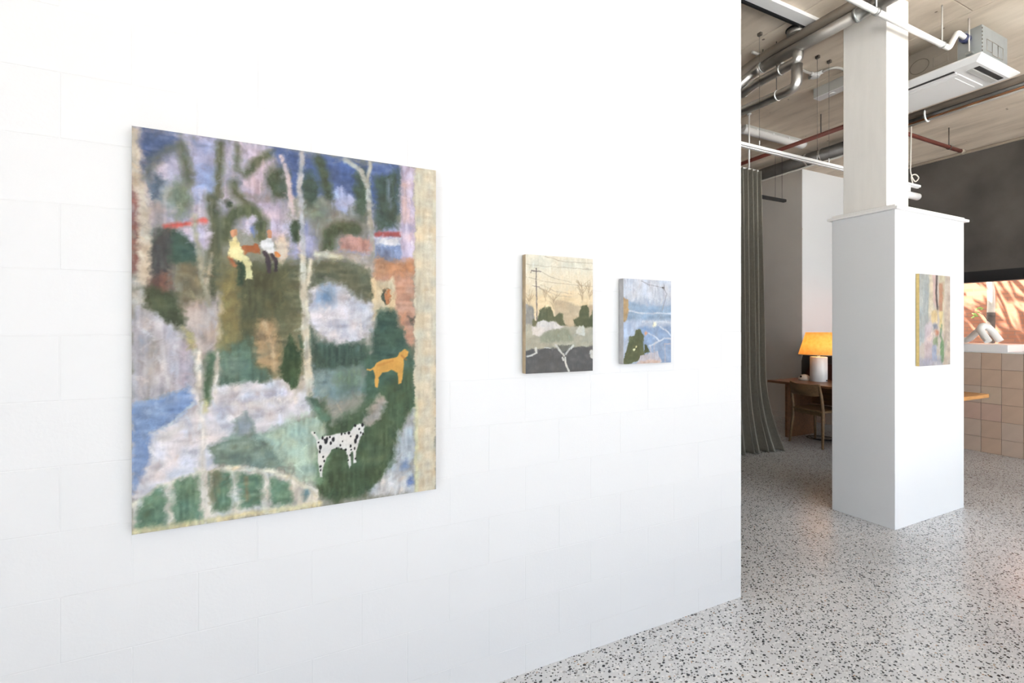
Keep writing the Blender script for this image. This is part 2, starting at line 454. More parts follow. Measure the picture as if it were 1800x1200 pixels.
# storefront behind the camera
sf = MB()
sf.box((XW0, Y0 - 0.15, 3.55), (XD + 0.2, Y0, CEIL + 0.3)).box((XW0, Y0 - 0.15, -0.1), (XD + 0.2, Y0, 0.12))
sf.box((XW0, Y0 - 0.15, 0.1), (-0.7, Y0, 3.56))
for x in (0.9, 2.7, 4.5, 6.7, XD + 0.08): sf.box((x, Y0 - 0.12, 0.12), (x + 0.08, Y0 - 0.02, 3.55))
sf = sf.build('wall_front', 'white_board'); struct(sf, 'white front wall with an open storefront facing the street', 'wall')

# street and neighbouring building
gd = MB().box((-30, -40, -0.30), (40, 40, -0.13)).build('ground', 'asphalt'); struct(gd, 'pale paved ground outside the building', 'ground')
al = MB().box((XD + 0.22, -6, -0.13), (15.0, 26, -0.10)).build('ground_lane', 'lane_asphalt'); struct(al, 'dark asphalt lane beside the building', 'ground')
XB = 15.0
nb = MB().box((XB, -12, -0.2), (XB + 0.4, 26, 5.2)).build('wall_neighbour', 'sunlit_brickwork'); struct(nb, 'orange brick wall of the neighbouring building in dappled sun', 'wall')

# ================================================================== column
CXA, CYA = 3.932, 1.875
CXB, CYB = 4.934, 2.309
colm = MB().box((CXA, CYA, 0), (CXB, CYB, 2.300), bev=0.002).build('column', 'white_board')
struct(colm, 'white boxed column with a slim rendered shaft rising to the ceiling', 'column')
cp = MB()
cp.box((CXA - 0.026, CYA - 0.026, 2.300), (CXB + 0.026, CYB + 0.026, 2.320), bev=0.003)
cp.box((CXA - 0.004, CYA - 0.004, 2.320), (CXB + 0.004, CYB + 0.004, 2.338), bev=0.004)
cp.build('cap_moulding', 'white_trim', colm)
MB().box((4.0, 1.96, 2.338), (4.295, 2.264, CEIL), bev=0.004).build('shaft', 'column_render', colm)

# ================================================================== paintings
def vnoise(ny, nx, cy, cx, seed):
    g = np.random.RandomState(seed).rand(cy + 2, cx + 2)
    yy = np.linspace(0, cy, ny); xx = np.linspace(0, cx, nx)
    yi = yy.astype(int); xi = xx.astype(int); fy = (yy - yi)[:, None]; fx = (xx - xi)[None, :]
    fy = fy * fy * (3 - 2 * fy); fx = fx * fx * (3 - 2 * fx)
    a = g[np.ix_(yi, xi)]; b = g[np.ix_(yi, xi + 1)]; c = g[np.ix_(yi + 1, xi)]; d = g[np.ix_(yi + 1, xi + 1)]
    return (a * (1 - fx) + b * fx) * (1 - fy) + (c * (1 - fx) + d * fx) * fy - 0.5

class Canvas:
    """paint laid in photo-pixel outlines carried onto the picture plane y = yf"""
    k = 1.0
    def __init__(s, yf, xa, xb, za, zb, nx, ny, seed=1, warp=0.006):
        s.yf, s.xa, s.xb, s.za, s.zb, s.nx, s.ny = yf, xa, xb, za, zb, nx, ny
        xs = np.linspace(xa, xb, nx); zs = np.linspace(za, zb, ny)
        s.X, s.Z = np.meshgrid(xs, zs)
        s.X0, s.Z0 = s.X.copy(), s.Z.copy()
        q = max(4, int(nx / 14))
        def w(k): return vnoise(ny, nx, int(q * ny / nx), q, seed + k) + 0.5 * vnoise(ny, nx, int(q * 2.6 * ny / nx), int(q * 2.6), seed + k + 50) + 0.45 * vnoise(ny, nx, int(q * 6 * ny / nx), int(q * 6), seed + k + 90)
        s.X = s.X + warp * 2 * w(0); s.Z = s.Z + warp * 2 * w(2)
        s.C = np.zeros((ny, nx, 3)); s.seed = seed
        s.grain = vnoise(ny, nx, int(ny / 2), int(nx / 2), seed + 5)
        s.streak = vnoise(ny, nx, int(ny / 14), int(nx / 2.2), seed + 6)
        s.bank = []
        for k in range(7):
            big = vnoise(ny, nx, int(q * 0.9 * ny / nx), int(q * 0.9), seed + 20 + k)
            if k % 3 == 0: br = vnoise(ny, nx, int(ny / 22), int(nx / 4), seed + 30 + k)
            elif k % 3 == 1: br = vnoise(ny, nx, int(ny / 5), int(nx / 18), seed + 30 + k)
            else:
                br = vnoise(ny, nx, int(ny / 5), int(nx / 16), seed + 30 + k)
                sh = (np.arange(ny) * (0.7 if k % 2 else -0.7)).astype(int)
                br = np.stack([np.roll(br[(j + 0) % ny], sh[j]) for j in range(ny)])
                br = np.roll(br, 3, 0) * 0.5 + br * 0.5
            fine = vnoise(ny, nx, int(ny / 6), int(nx / 6), seed + 40 + k)
            s.bank.append((big, br, fine))
        s.cnt = 0
    def P(s, p):
        v = at(p[0], p[1], y=s.yf); return v.x, v.z
    def fill(s, c): s.C[:] = np.array(c) / 255.0
    def _dist(s, pts, closed):
        d = np.full(s.X.shape, 1e9); n = len(pts)
        for i in range(n if closed else n - 1):
            ax, az = pts[i]; bx, bz = pts[(i + 1) % n]
            ex, ez = bx - ax, bz - az; L2 = ex * ex + ez * ez + 1e-12
            t = np.clip(((s.X - ax) * ex + (s.Z - az) * ez) / L2, 0, 1)
            d = np.minimum(d, (s.X - ax - t * ex) ** 2 + (s.Z - az - t * ez) ** 2)
        return np.sqrt(d)
    def rag(s):
        big, br, fine = s.bank[s.cnt % 7]
        return 0.55 * br + 0.45 * fine + 0.15 * s.grain
    def _lay(s, a, c, var=0.05):
        big, br, fine = s.bank[s.cnt % 7]; b2 = s.bank[(s.cnt + 3) % 7][0]
        s.cnt += 1
        c = np.array(c) / 255.0
        tone = 1 + var * s.k * (1.5 * big + 1.5 * br + 0.8 * fine)
        hue = np.stack([1 + 0.09 * s.k * b2, np.ones_like(b2), 1 - 0.09 * s.k * b2], -1)
        col = np.clip(c[None, None, :] * tone[:, :, None] * hue, 0, 1)
        a = (a * (1 - 0.18 * s.k * np.clip(br + fine, 0, 1)))[:, :, None]
        s.C = s.C * (1 - a) + col * a
    def poly(s, pts, c, soft=0.012, op=1.0, var=0.14):
        pts = [s.P(p) for p in pts]
        d = s._dist(pts, True)
        ins = np.zeros(s.X.shape, bool); n = len(pts)
        for i in range(n):
            ax, az = pts[i]; bx, bz = pts[(i + 1) % n]
            cond = (az > s.Z) != (bz > s.Z)
            xi = (bx - ax) * (s.Z - az) / (bz - az + 1e-12) + ax
            ins ^= cond & (s.X < xi)
        sd = np.where(ins, d, -d)
        s._lay(np.clip(sd / (soft * 0.75) * 0.5 + 0.5 + s.rag(), 0, 1) * op, c, var)
    def line(s, pts, w, c, soft=0.008, op=1.0, var=0.14):
        """w in photo pixels (full width)"""
        q = [s.P(p) for p in pts]
        m = pts[len(pts) // 2]; a = s.P((m[0] - 5, m[1])); b = s.P((m[0] + 5, m[1])); k = abs(b[0] - a[0]) / 10
        kx_, kz_ = s.X, s.Z; s.X, s.Z = s.X0 + 0.5 * (s.X - s.X0), s.Z0 + 0.5 * (s.Z - s.Z0)
        d = s._dist(q, False); s.X, s.Z = kx_, kz_
        s._lay(np.clip((w * k / 2 - d) / (soft * 0.7) * 0.5 + 0.5 + 0.7 * s.rag(), 0, 1) * op, c, var)
    def blob(s, p, rx, ry, c, soft=0.35, op=1.0, var=0.14):
        x, z = s.P(p); a = s.P((p[0] + rx, p[1])); b = s.P((p[0], p[1] + ry))
        rX = abs(a[0] - x); rZ = abs(b[1] - z)
        r = np.sqrt(((s.X - x) / rX) ** 2 + ((s.Z - z) / rZ) ** 2)
        s._lay(np.clip((1 - r) / soft * 0.5 + 0.5 + 0.8 * s.rag(), 0, 1) * op, c, var)
    def dabs(s, n, ln, wd, jit=0.13, op=0.5, seed=0):
        """small brush marks in the colour already there, a touch lighter or darker"""
        r = random.Random(seed + s.seed); ny, nx = s.ny, s.nx
        for k in range(n):
            cx, cy = r.randrange(nx), r.randrange(ny)
            a = ln * r.uniform(0.5, 1.3); b = wd * r.uniform(0.6, 1.3); th = r.gauss(PI / 2, 0.7)
            R_ = int(a + b) + 2
            x0, x1, y0, y1 = max(0, cx - R_), min(nx, cx + R_), max(0, cy - R_), min(ny, cy + R_)
            if x1 - x0 < 2 or y1 - y0 < 2: continue
            yy, xx = np.mgrid[y0:y1, x0:x1]
            u = ((xx - cx) * math.cos(th) + (yy - cy) * math.sin(th)) / a; v = (-(xx - cx) * math.sin(th) + (yy - cy) * math.cos(th)) / b
            m = np.clip(1.3 - np.sqrt(u * u + v * v) + 0.9 * s.grain[y0:y1, x0:x1], 0, 1) * op
            j = r.gauss(0, jit); h = r.gauss(0, jit * 0.35)
            col = np.clip(s.C[cy, cx] * np.array([1 + j + h, 1 + j, 1 + j - h]), 0, 1)
            s.C[y0:y1, x0:x1] = s.C[y0:y1, x0:x1] * (1 - m[:, :, None]) + col * m[:, :, None]
    def build(s, name, parent, gain=0.60):
        C = np.clip(s.C * (1 + 0.05 * s.grain[:, :, None] + 0.03 * s.streak[:, :, None]), 0, 1)
        Lc = np.where(C <= 0.04045, C / 12.92, ((C + 0.055) / 1.055) ** 2.4) * gain
        nx, ny = s.nx, s.ny
        V = np.stack([s.X0, np.full(s.X0.shape, s.yf), s.Z0], -1).reshape(-1, 3)
        idx = np.arange(nx * ny).reshape(ny, nx)
        F = np.stack([idx[:-1, :-1], idx[:-1, 1:], idx[1:, 1:], idx[1:, :-1]], -1).reshape(-1, 4)
        me = bpy.data.meshes.new(name)
        me.vertices.add(len(V)); me.vertices.foreach_set('co', V.ravel())
        me.loops.add(F.size); me.loops.foreach_set('vertex_index', F.ravel())
        me.polygons.add(len(F)); me.polygons.foreach_set('loop_start', np.arange(0, F.size, 4)); me.polygons.foreach_set('loop_total', np.full(len(F), 4))
        me.update(); me.validate()
        ca = me.color_attributes.new('paint', 'FLOAT_COLOR', 'POINT')
        rgba = np.concatenate([Lc.reshape(-1, 3), np.ones((nx * ny, 1))], 1).astype(np.float32)
        ca.data.foreach_set('color', rgba.ravel())
        me.materials.append(MATS['oil_paint'])
        o = bpy.data.objects.new(name, me); COL.objects.link(o); put(o, parent)
        return o

def picture(label, yback, thick, xa, xb, za, zb, nx, ny, seed, edge, warp):
    t = thing('painting', label, 'painting', ((xa + xb) / 2, yback, za), 'paintings hung on the white walls')
    yf = yback - thick
    MB().box((xa, yf + 0.0012, za), (xb, yback - 0.0005, zb), bev=0.0015).build('stretched_edge', edge, t)
    return t, Canvas(yf, xa, xb, za, zb, nx, ny, seed, warp)

BY = WY - 0.002
# ---- the large park scene
t1, c = picture('large unframed painting of a park with two dogs and two seated figures', BY, 0.032,
                -0.413, 0.507, 0.841, 2.044, 460, 600, 11, 'canvas_raw', 0.0055)
c.fill((150, 150, 140))
OL = (95, 100, 78); DG = (70, 84, 68); LI = (196, 184, 204); CR = (206, 198, 182)
# sky and upper grounds
c.poly([(229, 215), (500, 255), (500, 400), (229, 400)], (172, 168, 186), 0.03)
c.poly([(335, 240), (378, 246), (378, 345), (335, 330)], (160, 164, 196), 0.025)
c.poly([(350, 300), (380, 300), (378, 350), (345, 345)], (150, 166, 206), 0.03)
c.poly([(425, 255), (505, 270), (500, 430), (430, 400)], (204, 188, 206), 0.03)
c.poly([(262, 285), (322, 262), (330, 330), (275, 330)], (178, 172, 190), 0.025)
c.poly([(270, 335), (322, 318), (318, 372), (276, 372)], (158, 168, 166), 0.03)
c.poly([(330, 335), (378, 345), (375, 400), (345, 390)], (196, 192, 212), 0.03)
c.poly([(230, 320), (262, 330), (300, 380), (300, 400), (240, 400)], (172, 162, 164), 0.03)
c.poly([(247, 222), (312, 236), (302, 262), (262, 292), (252, 300), (246, 290)], (78, 93, 126), 0.02)
c.blob((275, 240), 14, 8, (120, 132, 160), 1.0, 0.7)
c.poly([(264, 300), (294, 318), (280, 345), (266, 348)], (84, 102, 120), 0.015)
c.line([(258, 310), (268, 284), (292, 266), (318, 254), (326, 285), (332, 318)], 12, (98, 102, 86), 0.022, 0.85)
c.line([(318, 254), (326, 285), (332, 320)], 11, (84, 92, 70), 0.018, 0.8)
c.blob((320, 350), 17, 30, (102, 114, 98), 0.5)
c.line([(388, 254), (386, 290), (382, 345)], 14, OL, 0.012)
c.line([(418, 258), (417, 298)], 10, (104, 108, 88), 0.012)
c.line([(484, 268), (455, 280), (432, 305)], 17, OL, 0.015)
c.blob((488, 322), 22, 30, (76, 86, 62), 0.4)
c.line([(412, 320), (412, 338), (428, 352), (440, 366)], 17, OL, 0.015)
c.blob((402, 360), 7, 8, DG, 0.4)
c.poly([(432, 340), (470, 340), (482, 352), (450, 360)], (152, 140, 142), 0.012)
c.line([(393, 420), (398, 392), (418, 372), (445, 370), (460, 390), (458, 415)], 24, (90, 98, 72), 0.015)
c.blob((442, 388), 11, 9, (206, 196, 216), 0.4)
c.poly([(440, 398), (451, 400), (446, 415)], (108, 124, 176), 0.008)
c.line([(372, 350), (380, 400), (378, 480), (372, 540)], 26, (92, 97, 76), 0.018)
# upper right: blue sky, trees
c.poly([(478, 256), (560, 270), (704, 290), (704, 372), (640, 380), (590, 350), (540, 340), (505, 350), (495, 300)], (84, 103, 148), 0.02)
c.poly([(508, 400), (560, 370), (660, 370), (704, 400), (704, 460), (508, 458)], (160, 164, 200), 0.02)
c.poly([(545, 380), (580, 350), (650, 358), (655, 425), (600, 440), (555, 450)], (134, 134, 130), 0.025)
c.poly([(582, 335), (600, 330), (625, 350), (610, 378), (590, 370)], (164, 172, 206), 0.012)
c.blob((545, 335), 16, 34, (66, 82, 72), 0.4)
c.line([(560, 280), (570, 305), (578, 345)], 18, (72, 84, 66), 0.015)
c.blob((500, 320), 10, 26, (82, 92, 80), 0.5)
c.blob((560, 375), 16, 18, (120, 130, 116), 0.6)
c.blob((636, 340), 13, 44, (72, 88, 72), 0.4)
c.poly([(658, 312), (700, 300), (702, 402), (660, 408)], (72, 88, 78), 0.018)
c.line([(684, 320), (686, 365)], 5, (120, 132, 150), 0.012, 0.7)
c.line([(497, 276), (507, 318), (514, 362), (525, 420), (528, 450)], 9, (204, 188, 192), 0.006)
c.line([(531, 270), (526, 330), (530, 390), (533, 455)], 9, (178, 178, 182), 0.006)
c.blob((518, 404), 8, 24, (62, 76, 54), 0.35)
c.line([(608, 281), (634, 300), (647, 330), (652, 400), (657, 460)], 9, (178, 177, 168), 0.006)
c.line([(651, 285), (646, 315)], 7, (178, 177, 168), 0.006)
c.line([(578, 440), (578, 412), (595, 400), (625, 402)], 22, (76, 86, 62), 0.015)
c.poly([(597, 412), (650, 420), (652, 446), (600, 440)], (188, 144, 134), 0.008)
c.poly([(555, 443), (605, 440), (655, 448), (660, 490), (625, 466), (555, 458)], (172, 164, 156), 0.012)
c.line([(555, 446), (600, 452)], 8, (206, 206, 186), 0.01)
c.poly([(659, 422), (706, 420), (707, 459), (659, 460)], (132, 146, 178), 0.006)
c.poly([(659, 420), (706, 418), (704, 430), (661, 431)], (206, 212, 226), 0.008)
c.line([(662, 413), (702, 412)], 9, (164, 88, 88), 0.006)
c.poly([(704, 290), (729, 295), (729, 460), (706, 460)], (198, 184, 204), 0.006)
c.poly([(706, 320), (718, 322), (718, 390), (707, 390)], (208, 178, 172), 0.012, 0.8)
# middle
c.poly([(385, 455), (540, 455), (540, 690), (385, 690)], (104, 106, 80), 0.03)
c.poly([(300, 452), (348, 450), (375, 545), (320, 548)], (122, 116, 94), 0.02)
c.poly([(318, 540), (392, 515), (388, 640), (345, 625)], (186, 174, 170), 0.02)
c.line([(392, 520), (388, 560), (384, 620)], 8, (212, 194, 160), 0.01, 0.8)
c.poly([(388, 480), (420, 470), (424, 610), (388, 625)], (128, 122, 84), 0.02)
c.line([(398, 500), (396, 600)], 5, (150, 138, 88), 0.01, 0.7)
c.poly([(418, 465), (505, 470), (505, 560), (470, 548), (448, 570), (440, 640), (425, 640), (422, 540)], (84, 86, 62), 0.018)
c.poly([(446, 592), (462, 560), (488, 565), (490, 650), (452, 640)], (164, 142, 110), 0.014)
c.line([(466, 565), (480, 620), (484, 665)], 6, (190, 168, 134), 0.008)
c.poly([(385, 618), (438, 595), (450, 640), (484, 662), (440, 690), (380, 698)], (92, 118, 104), 0.018)
c.blob((412, 640), 16, 14, (140, 160, 152), 1.0, 0.6)
c.poly([(298, 400), (330, 402), (346, 425), (347, 462), (300, 466), (262, 470), (262, 425), (275, 405)], (66, 90, 80), 0.015)
c.poly([(262, 430), (278, 404), (300, 402), (300, 520), (262, 520)], (78, 76, 74), 0.015)
c.poly([(262, 485), (296, 480), (298, 520), (258, 520)], (124, 88, 76), 0.02)
c.poly([(245, 510), (262, 500), (312, 515), (328, 572), (310, 578), (292, 572), (262, 542)], (74, 82, 60), 0.015)
c.poly([(230, 488), (245, 486), (252, 540), (231, 548)], (170, 166, 160), 0.015)
c.line([(292, 398), (360, 388)], 10, (206, 102, 94), 0.008)
c.poly([(318, 402), (364, 395), (369, 432), (345, 440)], (194, 184, 206), 0.015)
c.line([(341, 380), (345, 420), (356, 480), (368, 535)], 9, (172, 170, 152), 0.008)
c.line([(374, 445), (364, 500)], 6, (176, 170, 154), 0.008)
# waterfall
c.poly([(231, 547), (250, 536), (300, 572), (344, 612), (344, 684), (290, 694), (232, 712)], (186, 182, 190), 0.012)
for i, (xa_, ya_, xb_, yb_, cc) in enumerate([(256, 550, 280, 640, (168, 162, 158)), (270, 600, 262, 690, (164, 158, 152)), (300, 590, 320, 670, (200, 196, 206)), (250, 590, 246, 690, (172, 164, 164)), (325, 610, 322, 680, (196, 184, 204)), (284, 600, 292, 680, (204, 202, 208))]):
    c.line([(xa_, ya_), (xb_, yb_)], 9, cc, 0.02, 0.8)
c.poly([(318, 575), (335, 590), (345, 618), (330, 612)], (168, 164, 120), 0.012)
# trunk at far left
c.poly([(229, 330), (246, 335), (246, 476), (230, 482)], (134, 94, 88), 0.015)
c.poly([(228, 222), (249, 225), (246, 288), (254, 316), (258, 345), (264, 430), (268, 478), (256, 500), (244, 492), (244, 400), (240, 345), (229, 325)], (204, 190, 172), 0.01)
c.poly([(229, 235), (240, 236), (238, 300), (229, 300)], (190, 188, 180), 0.015)
# hedge and cloud
c.poly([(549, 462), (600, 455), (640, 470), (660, 490), (660, 530), (630, 527), (610, 505), (575, 492), (545, 512)], (96, 100, 80), 0.014)
c.poly([(542, 520), (560, 502), (600, 500), (625, 528), (656, 532), (652, 582), (622, 604), (580, 606), (556, 584), (542, 566)], (206, 205, 216), 0.014)
c.blob((574, 521), 14, 18, (132, 162, 196), 0.6)
c.blob((640, 560), 16, 24, (190, 192, 200), 1.0, 0.7)
c.poly([(660, 457), (728, 456), (728, 620), (716, 612), (696, 548), (660, 500)], (194, 150, 128), 0.012)
c.poly([(660, 458), (728, 457), (728, 480), (662, 485)], (186, 138, 104), 0.015)
c.poly([(655, 488), (680, 494), (692, 486), (697, 548), (655, 560)], (208, 192, 162), 0.008)
c.blob((677, 520), 9, 14.5, (78, 88, 76), 0.12)
c.blob((680, 521), 6, 13, (188, 124, 82), 0.15)
c.poly([(716, 556), (728, 556), (728, 572)], (84, 84, 74), 0.008)
c.poly([(543, 578), (560, 602), (640, 604), (652, 640), (600, 656), (546, 655)], (64, 85, 74), 0.015)
c.poly([(664, 547), (695, 543), (706, 575), (720, 612), (700, 655), (650, 645), (656, 585)], (62, 88, 76), 0.012)
c.poly([(546, 650), (640, 640), (650, 690), (590, 705), (550, 700)], (122, 142, 142), 0.018)
c.blob((612, 665), 20, 22, (98, 118, 100), 0.8)
# lower grounds
c.poly([(640, 600), (660, 640), (728, 612), (729, 720), (640, 720)], (70, 98, 82), 0.015)
c.poly([(232, 712), (344, 684), (545, 660), (560, 720), (500, 745), (380, 800), (380, 830), (290, 860), (232, 880)], (216, 214, 222), 0.012)
c.line([(380, 720), (500, 690)], 14, (204, 204, 224), 0.02, 0.8)
c.line([(400, 712), (520, 700)], 8, (218, 208, 196), 0.015, 0.7)
c.poly([(231, 716), (262, 703), (334, 684), (341, 703), (302, 745), (264, 758), (262, 815), (233, 866)], (126, 150, 190), 0.01)
c.poly([(245, 720), (300, 705), (270, 745), (250, 770)], (146, 168, 200), 0.03, 0.8)
c.line([(262, 762), (300, 745), (338, 708)], 3, (190, 200, 205), 0.006)
c.line([(288, 770), (320, 750)], 10, (196, 188, 178), 0.02, 0.7)
c.line([(372, 625), (366, 660), (362, 705)], 15, (78, 102, 80), 0.012)
c.line([(349, 620), (352, 690), (357, 760), (354, 830)], 10, (216, 212, 206), 0.01)
c.line([(384, 620), (378, 690)], 6, (214, 206, 196), 0.008)
c.line([(362, 706), (362, 722)], 7, (196, 194, 150), 0.008)
c.poly([(486, 662), (512, 590), (530, 560), (540, 690), (520, 690)], (150, 140, 110), 0.02, 0.5)
c.poly([(510, 588), (527, 618), (532, 650), (524, 676), (512, 682), (498, 672), (491, 648), (497, 615)], (60, 80, 52), 0.006)
c.poly([(362, 782), (412, 762), (414, 738), (430, 728), (446, 740), (456, 764), (505, 748), (505, 822), (470, 824), (376, 816)], (122, 142, 132), 0.012)
c.poly([(414, 740), (430, 730), (445, 742), (440, 765), (416, 765)], (150, 160, 168), 0.012)
c.poly([(452, 768), (540, 726), (575, 730), (580, 800), (565, 850), (520, 842), (502, 815)], (170, 192, 178), 0.02)
c.poly([(545, 702), (566, 702), (585, 745), (622, 722), (660, 700), (700, 650), (728, 650), (728, 712), (704, 760), (694, 822), (652, 866), (592, 884), (552, 872), (562, 838), (560, 790), (575, 760)], (74, 94, 68), 0.015)
c.line([(606, 730), (640, 712)], 10, (112, 132, 112), 0.03, 0.7)
c.poly([(556, 800), (590, 775), (570, 850), (555, 850)], (120, 150, 118), 0.02, 0.6)
c.line([(640, 812), (680, 800), (690, 775)], 6, (110, 124, 92), 0.02, 0.6)
c.poly([(638, 745), (652, 716), (668, 692), (678, 700), (668, 736), (652, 748)], (168, 162, 156), 0.012)
c.line([(546, 702), (560, 718), (572, 738)], 12, (92, 118, 98), 0.01)
c.poly([(700, 762), (729, 716), (729, 862), (650, 868), (690, 822)], (180, 188, 196), 0.015)
c.poly([(650, 866), (690, 830), (729, 842), (729, 864), (655, 872)], (208, 206, 206), 0.015)
c.blob((711, 815), 7, 9, (126, 150, 190), 0.6); c.blob((721, 846), 6, 8, (112, 136, 186), 0.6)
# arched fence at the foot
c.poly([(232, 885), (290, 850), (350, 832), (420, 822), (500, 832), (560, 862), (560, 890), (234, 940)], (214, 212, 206), 0.01)
c.line([(236, 886), (290, 852), (345, 832), (410, 821), (470, 826), (520, 842), (556, 872)], 6, (228, 222, 202), 0.008)
for pts in ([(248, 878), (268, 862), (290, 854), (294, 926), (238, 932)], [(304, 852), (330, 838), (350, 836), (353, 917), (304, 922)],
            [(366, 830), (407, 830), (408, 894), (372, 901)], [(418, 830), (462, 834), (462, 890), (421, 894)], [(474, 840), (510, 848), (516, 884), (478, 889)]):
    c.poly(pts, (104, 134, 112), 0.012)
c.poly([(366, 830), (385, 832), (380, 880), (370, 880)], (120, 112, 92), 0.015, 0.7)
c.line([(432, 840), (433, 876)], 4, (176, 140, 104), 0.01, 0.7)
c.blob((537, 868), 6, 9, (120, 152, 160), 0.6)
c.line([(232, 936), (400, 909), (560, 886)], 9, (216, 206, 164), 0.01)
# cream trunk in the middle
c.line([(531, 452), (536, 540), (540, 630), (545, 692)], 12, (206, 200, 184), 0.006)
c.line([(546, 455), (541, 500)], 6, (206, 200, 184), 0.006)
c.line([(527, 590), (530, 610)], 5, (72, 96, 76), 0.006)
c.dabs(2000, 9, 3.0, 0.10, 0.4, 1)
# seated figures and bench
c.poly([(422, 431), (456, 431), (456, 446), (428, 447)], (168, 102, 62), 0.004)
c.line([(404, 452), (412, 466)], 8, (176, 110, 72), 0.006)
c.poly([(402, 424), (414, 417), (422, 428), (426, 445), (438, 462), (446, 476), (444, 492), (432, 492), (427, 468), (414, 456), (403, 452)], (228, 218, 164), 0.004)
c.blob((413, 410), 5.5, 7, (208, 152, 116), 0.2)
c.poly([(416, 462), (424, 460), (430, 476), (428, 500), (420, 500)], (60, 78, 58), 0.006)
c.poly([(460, 420), (476, 416), (482, 426), (484, 446), (470, 444), (460, 438)], (218, 224, 232), 0.004)
c.blob((473, 410), 5.5, 7, (204, 146, 112), 0.2)
c.line([(465, 444), (471, 455), (473, 476)], 7, (66, 56, 62), 0.004)
c.line([(478, 448), (484, 458), (485, 474)], 7, (66, 56, 62), 0.004)
c.blob((495, 438), 9, 22, (208, 188, 168), 0.3)
c.blob((488, 447), 3.5, 4.5, (190, 120, 66), 0.3)
# right border strip
c.poly([(728, 290), (770, 296), (766, 870), (730, 872)], (211, 201, 178), 0.005, 1.0, 0.08)
c.line([(755, 305), (752, 855)], 10, (214, 206, 190), 0.02, 0.6)
c.line([(731, 700), (732, 866)], 5, (206, 206, 168), 0.01, 0.8)
# dogs: outline without the wobble
c.k = 0.35; kx, kz = c.X, c.Z; c.X, c.Z = c.X0 + 0.25 * (c.X - c.X0), c.Z0 + 0.25 * (c.Z - c.Z0)
c.line([(646, 649), (651, 650), (658, 646)], 3, (216, 164, 82), 0.003)
c.poly([(656, 648), (662, 637), (672, 632), (698, 628), (702, 619), (712, 614), (718, 618), (717, 626), (710, 632), (708, 652), (706, 673), (700, 674), (699, 655), (688, 650), (672, 655), (666, 664), (664, 681), (659, 679), (658, 660)], (216, 164, 82), 0.003)
c.line([(664, 642), (690, 634)], 3, (186, 126, 58), 0.006, 0.7); c.line([(706, 625), (714, 632)], 3, (168, 112, 56), 0.004, 0.7)
c.line([(549, 760), (554, 766), (560, 776)], 5, (222, 222, 220), 0.003)
body = [(556, 776), (572, 766), (600, 761), (616, 757), (624, 748), (632, 744), (640, 748), (640, 760), (633, 768), (631, 778), (626, 792), (626, 813), (622, 814), (619, 792), (616, 796), (617, 818), (613, 824), (611, 800), (606, 790), (594, 787), (584, 790), (574, 804), (568, 822), (567, 838), (563, 838), (559, 812), (559, 792)]
c.poly(body, (226, 226, 224), 0.003)
rs = random.Random(5)
for (x, y, w) in [(573, 776, 5), (586, 772, 4), (582, 778, 3), (563, 786, 3.6), (567, 770, 3), (562, 793, 2.6), (606, 762, 3), (613, 761, 3.4), (600, 763, 2.4), (627, 768, 4), (625, 775, 4), (631, 754, 3), (637, 747, 4), (624, 748, 3.4), (638, 762, 2.6), (616, 784, 3), (617, 790, 2.6), (607, 790, 3), (600, 789, 2.6), (598, 783, 2.2), (602, 776, 2), (568, 802, 3), (570, 810, 2.6), (563, 820, 3), (564, 826, 2.2), (560, 778, 2.6), (553, 761, 2.6), (615, 800, 2.2), (625, 806, 2.4), (612, 809, 2), (623, 788, 2.6), (592, 788, 2), (580, 768, 2.6), (634, 760, 2), (616, 767, 2.2), (575, 771, 3), (570, 773, 2.2)]:
    c.blob((x, y), w * 0.62, w * (0.6 + 0.5 * rs.random()), (34, 32, 36), 0.25)
c.X, c.Z = kx, kz
c.build('canvas', t1)

# ---- street with power pole
def plane_x(px, yf): return at(px, 560, y=yf).x
yf = BY - 0.032
t2, c = picture('small canvas of a street with a power pole under a cream sky', BY, 0.032,
                plane_x(924, yf), plane_x(1042, yf), 1.260, 1.754, 160, 230, 23, 'canvas_raw', 0.0042)
c.k = 0.45; c.fill((232, 222, 198))
c.poly([(920, 440), (1045, 445), (1045, 480), (920, 476)], (230, 226, 208), 0.03)
c.poly([(920, 510), (1045, 510), (1045, 560), (920, 560)], (234, 214, 178), 0.04)
c.poly([(975, 530), (990, 528), (1012, 538), (1045, 534), (1045, 580), (975, 580)], (194, 178, 152), 0.006)
c.poly([(922, 535), (936, 540), (942, 572), (922, 580)], (150, 150, 146), 0.005)
for pts in ([(924, 464), (960, 468), (1042, 474)], [(955, 449), (990, 460), (1042, 463)], [(924, 487), (960, 495), (1000, 500), (1042, 503)], [(945, 475), (970, 487), (1004, 496)], [(950, 500), (975, 512), (1006, 516)], [(948, 506), (980, 520), (1005, 521)]):
    c.line(pts, 0.8, (170, 162, 150), 0.0016, 0.8)
rt = random.Random(9)
for bx, by, n, hh in ((1024, 530, 26, 40), (1036, 528, 18, 34), (930, 540, 14, 30), (973, 545, 16, 26), (960, 530, 10, 24)):
    for i in range(n):
        y0 = by - hh * rt.random() * 0.7; dx = rt.uniform(-16, 16) * (0.4 + 0.6 * (by - y0) / hh)
        c.line([(bx, y0), (bx + dx * 0.6, y0 - 7), (bx + dx, y0 - 9 - 6 * rt.random())], 0.8, (176, 158, 132), 0.0018, 0.7)
c.poly([(944, 562), (948, 546), (958, 538), (968, 540), (974, 556), (984, 548), (990, 552), (991, 566), (997, 572), (985, 578), (945, 572)], (98, 104, 78), 0.004)
c.poly([(1008, 562), (1018, 556), (1022, 538), (1034, 534), (1036, 560), (1042, 545), (1045, 592), (1030, 586), (1012, 578)], (86, 92, 66), 0.004)
c.poly([(922, 570), (1045, 576), (1045, 614), (920, 622)], (176, 174, 158), 0.006)
